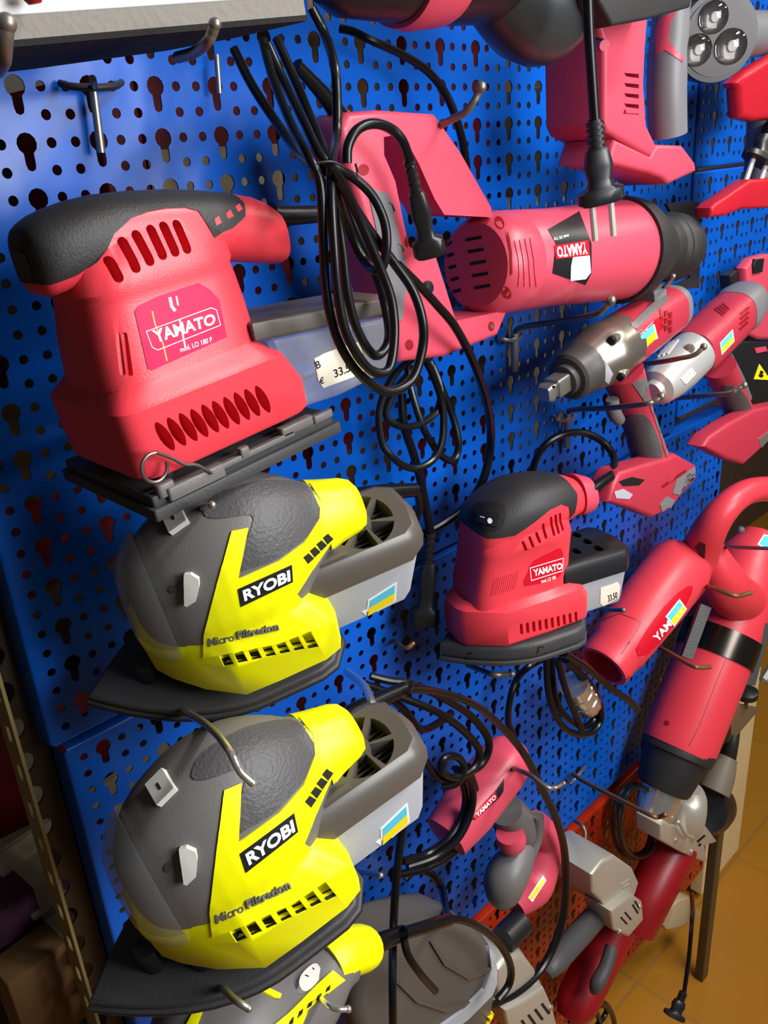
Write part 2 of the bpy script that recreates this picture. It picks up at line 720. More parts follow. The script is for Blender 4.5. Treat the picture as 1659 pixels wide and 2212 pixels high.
def pegboard(name, label, m, c0, ncol, r0, nrow, key0, cat='pegboard', left=0.7, right=0.7, top=0.7, bottom=0.7, yoff=0.0, flange=30, group=None, T=1.6, keymod=3, dot=1.0):
    """c0, r0: board column/row of the first hole; key0: which columns hold keyholes"""
    V, Fc = [], []
    for r in range(0, nrow - nrow % 2, 2):
        for c in range(ncol):
            o = (c0 + c, -(r0 + r))
            if (c - key0) % keymod == 0:
                n0 = len(V)
                cell(KEYO, -.5, .5, -1.5, .5, V, Fc, T)
                for i in range(n0, len(V)): V[i] = ((V[i][0][0] + o[0], V[i][0][1] + o[1]), V[i][1])
            else:
                for dr in (0, -1):
                    n0 = len(V)
                    cell([(p[0] * dot, p[1] * dot) for p in SMALL], -.5, .5, -.5, .5, V, Fc, T)
                    for i in range(n0, len(V)): V[i] = ((V[i][0][0] + o[0], V[i][0][1] + o[1] + dr), V[i][1])
    V = [(x * U, y - yoff, z * U) for (x, z), y in V]
    x0, x1 = (c0 - .5) * U, (c0 + ncol - .5) * U
    z1, z0 = (-(r0 - .5)) * U, -(r0 + nrow - nrow % 2 - .5) * U
    X0, X1, Z0, Z1 = x0 - (left - .5) * U, x1 + (right - .5) * U, z0 - (bottom - .5) * U, z1 + (top - .5) * U
    y = -yoff
    def quad(*p):
        n = len(V)
        V.extend(p); Fc.append(list(range(n, n + len(p))))
    quad((X0, y, Z0), (x0, y, Z0), (x0, y, Z1), (X0, y, Z1))
    quad((x1, y, Z0), (X1, y, Z0), (X1, y, Z1), (x1, y, Z1))
    quad((x0, y, Z0), (x1, y, Z0), (x1, y, z0), (x0, y, z0))
    quad((x0, y, z1), (x1, y, z1), (x1, y, Z1), (x0, y, Z1))
    # folded edges, rounded over
    b = 3.0
    for k in range(3):
        a0, a1 = math.radians(30 * k), math.radians(30 * (k + 1))
        o0, i0 = b * math.sin(a0), b * (1 - math.cos(a0))
        o1, i1 = b * math.sin(a1), b * (1 - math.cos(a1))
        quad((X0 - o0, y + i0, Z0), (X0 - o1, y + i1, Z0), (X0 - o1, y + i1, Z1), (X0 - o0, y + i0, Z1))
        quad((X1 + o0, y + i0, Z0), (X1 + o1, y + i1, Z0), (X1 + o1, y + i1, Z1), (X1 + o0, y + i0, Z1))
        quad((X0, y + i0, Z1 + o0), (X1, y + i0, Z1 + o0), (X1, y + i1, Z1 + o1), (X0, y + i1, Z1 + o1))
        quad((X0, y + i0, Z0 - o0), (X1, y + i0, Z0 - o0), (X1, y + i1, Z0 - o1), (X0, y + i1, Z0 - o1))
    yb = y + flange
    quad((X0 - b, y + b, Z0), (X0 - b, yb, Z0), (X0 - b, yb, Z1), (X0 - b, y + b, Z1))
    quad((X1 + b, y + b, Z0), (X1 + b, yb, Z0), (X1 + b, yb, Z1), (X1 + b, y + b, Z1))
    quad((X0, y + b, Z1 + b), (X1, y + b, Z1 + b), (X1, yb, Z1 + b), (X0, yb, Z1 + b))
    quad((X0, y + b, Z0 - b), (X1, y + b, Z0 - b), (X1, yb, Z0 - b), (X0, yb, Z0 - b))
    O = Vector((0, 0, FLOOR))
    me = bpy.data.meshes.new(name)
    me.from_pydata([tuple(Vector(p) * Fr.S) for p in V], [], Fc)
    bm = bmesh.new(); bm.from_mesh(me)
    bmesh.ops.remove_doubles(bm, verts=bm.verts, dist=1e-6)
    bmesh.ops.recalc_face_normals(bm, faces=bm.faces)
    finish_bm(bm, 35)
    bm.to_mesh(me); bm.free()
    o = obj(name, me, m, cat=cat, label=label, group=group)
    o.location = O
    return o


pegboard('pegboard', 'upper left blue keyhole pegboard panel behind the sanders and the reciprocating saw', BLUE, -4, 58, -10, 36, 1)
pegboard('pegboard', 'upper right blue keyhole pegboard panel in the far top corner', BLUE, 55, 34, -10, 14, 2, left=.6)
pegboard('pegboard', 'right blue keyhole pegboard panel behind the second impact driver', BLUE, 55, 34, 5, 20, 2, left=.6)
pegboard('pegboard', 'lower blue keyhole pegboard panel behind the yellow sanders', BLUE, -3.55, 68, 27, 34, 1, yoff=1.5)
pegboard('pegboard', 'lowest red pegboard panel behind the angle grinders', ORED, -3.5, 74, 63, 28, 1)
pegboard('pegboard', 'low cream pegboard panel standing on the tan floor', CRPB, 72, 10, 66, 30, 1, left=1.2, keymod=99, dot=.6)

# floor of large tan tiles
fm = mat('tan_floor_tile', srgb(170, 114, 32), 0.32, var=0.18, vscale=2.2)
nt = fm.node_tree
brick = nt.nodes.new('ShaderNodeTexBrick')
brick.offset = 0.0
brick.inputs['Scale'].default_value = 1.0
brick.inputs['Brick Width'].default_value = 0.42
brick.inputs['Row Height'].default_value = 0.42
brick.inputs['Mortar Size'].default_value = 0.004
brick.inputs['Color1'].default_value = (*srgb(176, 120, 36), 1)
brick.inputs['Color2'].default_value = (*srgb(168, 112, 30), 1)
brick.inputs['Mortar'].default_value = (*srgb(140, 104, 52), 1)
geo = nt.nodes.new('ShaderNodeNewGeometry')
nt.links.new(geo.outputs['Position'], brick.inputs['Vector'])
prev = nt.nodes['Principled BSDF'].inputs['Base Color'].links[0].from_socket
mul = nt.nodes.new('ShaderNodeMix'); mul.data_type = 'RGBA'; mul.blend_type = 'MIX'; mul.inputs[0].default_value = 0.5
nt.links.new(prev, mul.inputs[6]); nt.links.new(brick.outputs['Color'], mul.inputs[7])
nt.links.new(mul.outputs[2], nt.nodes['Principled BSDF'].inputs['Base Color'])
fl = obj('floor', loft([[(-3000, -3000, z), (6000, -3000, z), (6000, 3500, z), (-3000, 3500, z)] for z in (-60, 0)]), fm, kind='structure')
bk = obj('wall_back', loft([[(-3000, 900, z), (6000, 900, z), (6000, 980, z), (-3000, 980, z)] for z in (0, 3600)]), mat('dim_brown_wall', srgb(84, 66, 48), 0.8, var=0.2), kind='structure')
# ================================================================ large red sheet sander
def shift(px, dx, dy, k=1.0):
    return [(dx + x * k, dy + y * k) for x, y in px]


SANF = Fr(CAMW + (W(340, 1130, .16) - CAMW) * .93, 6.5, k=.93)


def red_sander():
    F = SANF
    t = thing('sheet_sander', 'large red sheet sander on a flat black base, cream price tag reading 33.5', 'sander', F)
    # body: flared skirt, tapered column, long handle
    skirt = loft_z([(27, 80, 64, 76, 57, 9), (30, 80, 64, 79, 59, 9), (52, 78, 63, 79, 60, 9), (78, 69, 61, 72, 60, 9), (83, 67, 60, 67, 55, 8), (93, 66, 58, 60, 50, 5)], 48)
    col = loft_z([(70, 66, 58, 60, 48, 4.2), (92, 67, 57, 65, 49, 4.2), (98, 67.5, 57, 64.5, 48, 4.2), (120, 68, 57, 63, 46, 4.2), (140, 69, 57, 60, 43, 4.2), (148, 69, 57, 59, 42, 4), (152, 69, 57, 61, 43, 4), (168, 70, 57, 60, 40, 3.5), (186, 72, 57, 52, 32, 3)], 40)
    hand = loft_x([(-9, 57, 177, 14, 13, 3), (-7, 57, 177, 21, 19, 3), (-1, 57, 178, 27, 23, 2.8), (16, 57, 181, 31, 25, 2.5), (50, 57, 182, 33, 26, 2.5), (100, 57, 177, 32, 25, 2.5), (140, 57, 168, 30, 25, 2.5), (168, 57, 160, 27, 25, 2.6), (184, 57, 153, 23, 22, 2.6), (191, 57, 151, 17, 17, 2.6), (194, 57, 150, 8, 9, 2.5)], 36, 2)
    me = union(skirt, col, hand)
    cut = []
    # column vents
    for (a, b, c, d) in ((252, 566, 265, 600), (284, 524, 301, 579), (314, 509, 331, 564), (346, 497, 359, 551), (374, 490, 386, 544), (402, 486, 412, 538)):
        p, q = F.on(a, b, 1, 12), F.on(c, d, 1, 12)
        c0 = ((p.x + q.x) / 2, (p.z + q.z) / 2); h = ((p.x - q.x) / 2, (p.z - q.z) / 2)
        cut.append(slab_y(capsule2(c0, h, 3.4), -10, 40))
    # skirt vents: lens shapes
    for (x, y) in ((710, 1125), (760, 1105), (810, 1085), (858, 1068), (905, 1048), (950, 1032), (998, 1015), (1042, 995), (1087, 980), (1133, 965)):
        c = F.on(x / 2, y / 2 + 380, 1, 4)
        L, Wd = 12.5, 4.3
        P = [(c.x + 3.2 * math.cos(a) * -math.sin(a) * 0 + Wd * math.sin(a) * abs(math.sin(a)) ** .3 - .33 * L * math.cos(a), c.z + L * math.cos(a)) for a in [2 * math.pi * k / 16 for k in range(16)]]
        cut.append(slab_y(P, -20, 20))
    # four grooves beside the label
    for x in (490, 515, 540, 566):
        p, q = F.on((x - 8) / 2, 690 / 2 + 380, 1, 9), F.on((x + 12) / 2, 858 / 2 + 380, 1, 9)
        c0 = ((p.x + q.x) / 2, (p.z + q.z) / 2); h = ((p.x - q.x) / 2, (p.z - q.z) / 2)
        cut.append(slab_y(capsule2(c0, h, 1.6), -5, 17))
    # shallow panel round the skirt vents
    P = [(F.on(x / 2, y / 2 + 380, 1, 4).x, F.on(x / 2, y / 2 + 380, 1, 4).z) for x, y in ((635, 1105), (1120, 885), (1230, 850), (1360, 1020), (640, 1190))]
    body = boolean(me, cut)
    o = obj('body', body, RED, t)
    solid = bvh(me)
    # grip
    up = [(60, 622), (120, 616), (170, 594), (205, 565), (225, 540), (240, 505), (280, 470), (320, 456), (360, 449), (400, 448), (425, 455), (440, 480), (450, 513), (500, 492), (530, 467), (536, 438), (520, 380), (300, 340), (-20, 420), (-20, 640)]
    G = zone(me, prism(F, up, 28, -5, 140), 0.7)
    g = obj('grip', G, BLACK, t, 'black rubber grip')
    gb = bvh(G)
    for q in ([(463, 474), (472, 466), (479, 481), (467, 487)], [(488, 461), (497, 453), (505, 467), (492, 473)], [(508, 446), (517, 440), (524, 452), (514, 458)]):
        obj('grip_slot', decal(F, gb, q, 0, 0.3, 0.6), RED, g)
    obj('switch', loft_x([(-11, 57, 177, 9, 9, 6), (-8, 57, 177, 10, 10, 6)], 24), BLK, t, 'black rocker switch')
    # label
    px = [(290, 672), (298, 661), (340, 641), (428, 611), (452, 625), (473, 647), (489, 728), (328, 800), (319, 797)]
    lb = obj('label', decal(F, solid, px, 14, 0.5, 1.0), LABEL, t, 'crimson maker label')
    T = lambda x, y: (x / 2, y / 2 + 380)
    obj('lettering', join(text(F, solid, 'YAMATO', [T(652, 668), T(925, 592), T(930, 640), T(672, 722)], .03, 0.8, 1.02),
                          text(F, solid, 'mod. LO 180 P', [T(772, 742), T(912, 694), T(916, 716), T(778, 762)], .01, 0.8),
                          *[decal(F, solid, strip([T(*a), T(*b)], 1.6), 10, 0.8, .3) for a, b in (((630, 672), (910, 570)), ((910, 570), (933, 580)), ((933, 580), (950, 645)), ((950, 645), (680, 752)), ((680, 752), (655, 740)), ((655, 740), (630, 672)))]),
        WHITE, lb)
    sm_ = mat('pale_scuff', srgb(232, 196, 190), .6)
    for q, w in (([(366, 642), (370, 662), (378, 672)], 7), ([(380, 640), (384, 660)], 4), ([(387, 690), (394, 724), (400, 752)], 4)):
        obj('scuff', decal(F, solid, strip(q, w), 8, .62, .3), sm_, lb)
    obj('scuff', decal(F, solid, strip([(328, 672), (334, 700), (352, 745), (360, 780)], 3), 10, .62, .3), mat('yellow_scuff', srgb(226, 170, 96), .6), lb)
    # base: pad, frame, ledges and paper clamp
    base = join(box(0, 176, 0, 145, 0, 9, 2), box(3, 172, 4, 140, 9, 17, 2))
    bp = obj('base_plate', base, PAD, t, 'black base plate with grey ledges')
    obj('paper_clamp', join(box(14, 62, -1, 7, 10, 20, 2), box(60, 130, 0, 6, 15, 19, 1.5), box(118, 150, 0, 8, 17, 24, 2), box(78, 86, -1, 5, 17, 24, 1.5), box(8, 22, 1, 9, 14, 24, 3), box(152, 172, 2, 8, 15, 21, 2)), GREY, bp)
    for x, y in ((30, 30), (138, 30), (30, 112), (138, 112)): obj('rubber_mount', loft_z([(12, x, y, 9, 9, 2), (32, x, y, 8, 8, 2)], 16), BLK, bp)
    ringc = F.on(336, 1010, 1, -4)
    pts = []
    for k in range(11):
        a = math.radians(70 + 29 * k)
        pts.append((ringc.x + 10 * math.cos(a), -4 + k * .2, ringc.z + 10.5 * math.sin(a)))
    pts = pts[::-1]
    pts2 = [pts[0]] + pts[1:]
    tail = [F.on(372, 990, 1, -3), F.on(398, 1003, 1, -3), F.on(425, 1005, 1, -2), F.on(458, 1022, 1, -2)]
    obj('clamp_wire', join(tube(pts, 1.3, 8, 3), tube([pts[-1] if pts[-1][2] > pts[0][2] else pts[0]] + [tuple(q) for q in tail], 1.3, 8, 5)), GUN, bp)
    # dust box
    db = loft_x([(132, 42, 60, 30, 28, 8), (136, 42, 59, 33, 31, 8), (190, 42, 52, 33, 29, 8), (252, 42, 48, 32, 24, 7), (262, 42, 47, 28, 21, 6)], 40)
    d = obj('dust_box', db, CLEAR, t, 'clear smoky dust box')
    P = [(118, 8), (258, 10), (270, 24), (270, 62), (256, 78), (118, 78)]
    lid = slab(P, lambda u, v, z: (u, v, z + 28 - 0.135 * (u - 118)), 64, 78, 2.5)
    obj('lid', lid, LID, d, 'grey dust box lid')
    dbv = bvh(mesh_from(db))
    tg = obj('price_tag', decal(F, dbv, [(678, 775), (700, 763), (742, 748), (775, 738), (790, 800), (760, 815), (697, 838), (686, 820)], 12, 0.8, .5), CREAM, d)
    obj('price', join(text(F, dbv, 'B', [(679, 782), (688, 777), (692, 793), (683, 797)], .01, 1.1), text(F, dbv, '€', [(688, 817), (697, 813), (699, 827), (690, 831)], .01, 1.1),
                      text(F, dbv, '33.5', [(718, 799), (752, 784), (756, 802), (722, 816)], .01, 1.1)), BLK, tg)
    # cord guard running off behind the cord bundle
    a = F.on(585, 462, 1, 57); b = F.on(610, 466, 1, 57); c = F.on(700, 462, 1, 57)
    obj('cord_guard', tube([a, b, c], [8.5, 8, 6.5], 14, 4), CORD, t)
    return t


sander = red_sander()


# ================================================================ yellow corner sanders
def boat(L, Wd, x0=0.0, tip=0.35, p=1.6, tail=0.82, n=14):
    """iron-shaped plan outline, tip at x0, half width Wd"""
    up = []
    for k in range(n + 1):
        s = k / n
        x = x0 + L * s
        w = Wd * min(1.0, (1 - (1 - min(s / 0.62, 1)) ** p))
        if s > tail: w *= math.sqrt(max(0.0, 1 - ((s - tail) / (1 - tail)) ** 3 * 0.55))
        up.append((x, w))
    return [(x, -w) for x, w in up] + [(x, w) for x, w in reversed(up) if w > 0.5]


RF2 = Fr(Vector((-0.17390488 * K, -0.20677972 * K, -0.55790122 * K + FLOOR)), 12.47, -11.95, 13.18)


def ryobi(F1):
    F = F1
    t = thing('corner_sander', 'lime yellow and grey corner sander, upper of the two full ones', 'sander', F, None)
    # plate
    P = boat(202, 67, 0, p=1.9)
    pl = obj('base_plate', join(slab_z(P, 0, 7, 2), slab_z(inset2(P, 2.5), 6, 14, 3)), PAD, t)
    obj('pad_line', slab_z(inset2(P, -0.6), 3.0, 4.6), BLK, pl)
    for x, y in ((52, -6), (80, 30), (80, -26), (160, 30), (160, -30)): obj('rubber_foot', loft_z([(10, x, y, 8, 8, 2), (40, x, y, 8, 8, 2)], 14), BLK, pl)
    # yellow skirt
    def plan(w0, w1, w2, x0=54, x1=195):
        up = [(x0, w0), (x0 + 9, w0 + 13), (86, w1), (112, w2 - 1), (140, w2), (x1 - 18, w2), (x1 - 4, w2 - 4), (x1, w2 - 12)]
        return [(x, -w) for x, w in up] + [(x, w) for x, w in reversed(up)]
    skirt = loft([[(x, y, z) for x, y in plan(*a)] for z, a in ((30, (14, 46, 64, 61)), (34, (16, 48, 68, 59)), (78, (15, 50, 70, 57, 192)), (97, (8, 44, 60, 62, 178)), (112, (4, 34, 48, 68, 166)))])
    st = [(62, 78, 116, 12), (65, 62, 130, 22), (72, 52, 144, 33), (84, 46, 158, 45), (102, 42, 168, 54), (125, 40, 176, 59), (150, 40, 178, 58), (170, 44, 172, 53), (186, 60, 163, 43), (200, 82, 152, 32), (215, 93, 144, 26), (232, 98, 135, 22)]
    up = egg_x([(x, 0, (a + b) / 2, w, (b - a) / 2, 2.5 if x < 195 else 2.2) for x, a, b, w in catmull(st, 2)], 44, 1, .34)
    sme, ume = mesh_from(skirt), mesh_from(up)
    SB, B = bvh(sme), bvh(ume)
    def windows(target, quads, dep):
        out = []
        for q in quads:
            H = [hit(F, target, *c) for c in q]
            if all(H):
                nn = sum((h[1] for h in H), Vector()).normalized()
                Vv = [h[0] + nn * 6 for h in H] + [h[0] - nn * dep for h in H]
                out.append((Vv, [[0, 1, 2, 3], [7, 6, 5, 4], [0, 4, 5, 1], [1, 5, 6, 2], [2, 6, 7, 3], [3, 7, 4, 0]]))
        return out
    low, hi = [], []
    for k in range(7):
        x = 476 + 30.5 * k
        y = 1421 - 6.5 * k + (0 if k < 6 else 2)
        low.append([(x - 14, y - 24), (x + 8, y - 28), (x + 30, y + 14), (x + 8, y + 19)])
        hi.append([(x + 1, y + 2), (x + 20, y - 2), (x + 28, y + 13), (x + 8, y + 17)])
    body = obj('shell', boolean(ume, [sme]), GREY, t, 'warm grey shell')
    cut = windows(SB, low, 3) + windows(SB, hi, 9)
    hme = boolean(sme, cut)
    hs = obj('housing', hme, YEL, t, 'lime yellow housing')
    HB = bvh(hme)
    for q in hi:
        c = [(x + .8 * (1 if i in (0, 3) else -1), y) for i, (x, y) in enumerate(q)]
        obj('vent_slot', decal(F, HB, c, 0, .3, .3), DARK, hs)
    NB = BVHTree.FromPolygons([v.co / Fr.S for v in sme.vertices] + [v.co / Fr.S for v in ume.vertices], [tuple(p.vertices) for p in sme.polygons] + [tuple(i + len(sme.vertices) for i in p.vertices) for p in ume.polygons])
    arm = [(440, 1372), (444, 1355), (468, 1262), (500, 1147), (536, 1140), (514, 1250), (600, 1212), (655, 1172), (688, 1120), (690, 1080), (668, 1045), (740, 1050), (775, 1110), (752, 1136), (715, 1170), (672, 1232), (640, 1282), (682, 1326), (700, 1350), (600, 1390), (440, 1420)]
    am = decal(F, NB, arm, 9, 1.2, 1.2)
    ar = obj('side_arm', am, YEL, t, 'lime yellow side arm with a spike')
    ab = bvh(ar.data)
    for k in range(4):
        s = k / 3
        x, y = 655 + 42 * s, 1204 - 42 * s
        obj('vent_slot', decal(F, ab, [(x, y), (x + 11, y - 9), (x + 23, y + 2), (x + 10, y + 14)], 0, .4, .4), DARK, ar)
    tail = egg_x([(205, 0, 118, 31, 31, 2.2), (216, 0, 117.5, 27.5, 27, 2.2), (232, 0, 116, 24, 22, 2.2), (238, 0, 115, 21, 19, 2.2), (241, 0, 115, 15, 14, 2)], 32)
    obj('tail_sleeve', tail, YEL, t, 'lime yellow tail sleeve')
    def multi(*ms):
        V, Q = [], []
        for m_ in ms:
            n0 = len(V)
            V += [v.co / Fr.S for v in m_.vertices]
            Q += [tuple(i + n0 for i in p.vertices) for p in m_.polygons]
        return BVHTree.FromPolygons(V, Q)
    NB = multi(sme, ume, ar.data)
    lb = obj('badge', decal(F, NB, [(513.6, 1272.6), (629.8, 1220), (632, 1256.8), (520, 1310.6)], 12, .6, .8), BLK, t, 'black maker badge')
    obj('lettering', text(F, NB, 'RYOBI', [(523, 1275), (624, 1230), (626, 1254), (528, 1298)], .035, 1.0), WHITE, lb)
    obj('lettering', join(text(F, NB, 'Micro', [(450, 1379), (505, 1367), (507, 1384), (451, 1397)], .012, .5), text(F, NB, 'Filtration', [(512, 1363), (600, 1343), (602, 1360), (514, 1380)], .02, 1.6)), GREY, t)
    # grip pad
    gp = smooth2([(510, 1228), (540, 1145), (546, 1118), (528, 1112), (470, 1120), (440, 1110), (470, 1070), (560, 1040), (650, 1045), (678, 1075), (690, 1110), (672, 1150), (600, 1205), (535, 1228)], 3)
    obj('grip', decal(F, B, gp, 14, 0.8, .8), GRIP, t, 'textured charcoal grip')
    # cap button and ring
    obj('lock_button', decal(F, B, [(401, 1236), (414, 1235), (431, 1246), (432, 1262), (425, 1291), (407, 1303), (401, 1300)], 8, 5, 1), OFFW, t, 'off white lock button')
    obj('screw_ring', decal(F, B, [(374 + 9 * math.cos(k * .52), 1272 + 9 * math.sin(k * .52)) for k in range(12)], 0, .8, .5), GRIP, t)
    # switch on the nose top
    sb = hit(RF2, B, 352, 1702)
    sn = sb[1] if sb[1].z > 0 else -sb[1]
    sa = Vector((0.8, 0, -.6)); sa = (sa - sn * sa.dot(sn)).normalized(); sc = sn.cross(sa)
    swt = obj('switch', obox(sb[0] + sn * 1.5, sa * 7, sc * 9, sn * 2.5), OFFW, t, 'off white rocker switch')
    obj('switch_mark', obox(sb[0] + sn * 4.2, sa * .6, sc * 2.6, sn * .3), BLK, swt)
    # clear nose shield
    ns = egg_x([(56, 0, 92, 18, 20, 2.6), (58, 0, 93, 26, 36, 2.6), (63, 0, 96, 34, 47, 2.6), (72, 0, 99, 43, 56, 2.6), (80, 0, 101, 47, 60, 2.6)], 36, 1, .34)
    obj('nose_shield', ns, CLEAR, t, 'clear plastic nose shield')
    # dust box
    Q = [(170, -44), (262, -44), (274, -36), (278, -16), (274, 8), (262, 16), (170, 20)]
    q0 = inset2(Q, 6)
    bx = loft([[(x, y, z) for x, y in R] for z, R in ((14, inset2(q0, 3)), (17, q0), (84, Q), (90, Q))])
    d = obj('dust_box', bx, FROST, t, 'pale grey dust box')
    Q2 = inset2(Q, -3)
    lid = loft([[(x, y, z) for x, y in R] for z, R in ((82, Q2), (96, Q2), (104, inset2(Q2, 3)), (108, inset2(Q2, 8)))])
    wins = []
    def sect(cx, cy, r0, r1, a0, a1, n=6):
        return [(cx + r1 * math.cos(math.radians(a0 + (a1 - a0) * k / n)), cy + r1 * math.sin(math.radians(a0 + (a1 - a0) * k / n))) for k in range(n + 1)] + \
               [(cx + r0 * math.cos(math.radians(a1 + (a0 - a1) * k / n)), cy + r0 * math.sin(math.radians(a1 + (a0 - a1) * k / n))) for k in range(n + 1)]
    for a0 in (100, 160, 220, 280, 340, 40):
        wins.append(slab_z(sect(236, -14, 8, 25, a0 + 5, a0 + 55), 92, 120))
    lme = boolean(mesh_from(lid), wins)
    l = obj('lid', lme, LID, d, 'taupe lid with spoked windows')
    bars = []
    for k in range(13):
        y = -25 + 4.2 * k
        hw = math.sqrt(max(0, 25 ** 2 - y * y))
        if hw > 3: bars.append(box(236 - hw, 236 + hw, y - 14.6, y - 13.4, 92, 97))
    obj('filter_rib', join(*bars), LID, l)
    obj('lid_boss', join(loft_z([(96, 236, -14, 8, 8, 2), (110, 236, -14, 7, 7, 2), (110, 236, -14, 4, 4, 2), (100, 236, -14, 3.5, 3.5, 2)], 20), box(170, 214, -38, -34, 100, 111, 1), box(196, 208, -30, 4, 104, 111, 2)), LID, l)
    DB = bvh(mesh_from(bx))
    flag(F, DB, [(795, 1296), (857, 1257), (855, 1297), (789, 1335)], d)
    obj('lettering', text(F, DB, 'Dust Tech', [(793, 1338), (850, 1310), (852, 1321), (795, 1350)], .01, .4), GREYL, d)
    # cord guard on the tail
    return t


def flag(F, B, q, par, top=SKYB, bot=SUNY, up=0.0):
    """blue over yellow price sticker with white rim"""
    st = obj('sticker', decal(F, B, q, 9, 0.5 + up, .6), WHITE, par, 'white sticker with a blue and a yellow band')
    tl, tr, br, bl = map(Vector, q)
    c = (tl + tr + br + bl) / 4
    m = [tuple(c + (Vector(p) - c) * .86) for p in q]
    ml, mr = tuple((Vector(m[0]) + Vector(m[3])) / 2), tuple((Vector(m[1]) + Vector(m[2])) / 2)
    obj('blue_band', decal(F, B, [m[0], m[1], mr, ml], 9, .75 + up, .2), top, st)
    obj('yellow_band', decal(F, B, [ml, mr, m[2], m[3]], 9, .75 + up, .2), bot, st)
    return st


RF1 = Fr(CAMW + (W(190, 1525, .09) - CAMW) * 1.05, 10, -21, 27, k=1.05)
r1 = ryobi(RF1)
RF2 = Fr(Vector((-0.17390488 * K, -0.20677972 * K, -0.55790122 * K + FLOOR)), 12.47, -11.95, 13.18)
r2 = copy_tree(r1)
r2.location = RF2.O
r2.scale = (1, 1, 1)
r2.rotation_euler = RF2.M.to_euler()
r2['label'] = 'lime yellow and grey corner sander hanging lower, near the bottom left'


# ================================================================ small red palm sander
PALMF = Fr(W(950, 1428, .08), 2, -22, 0)


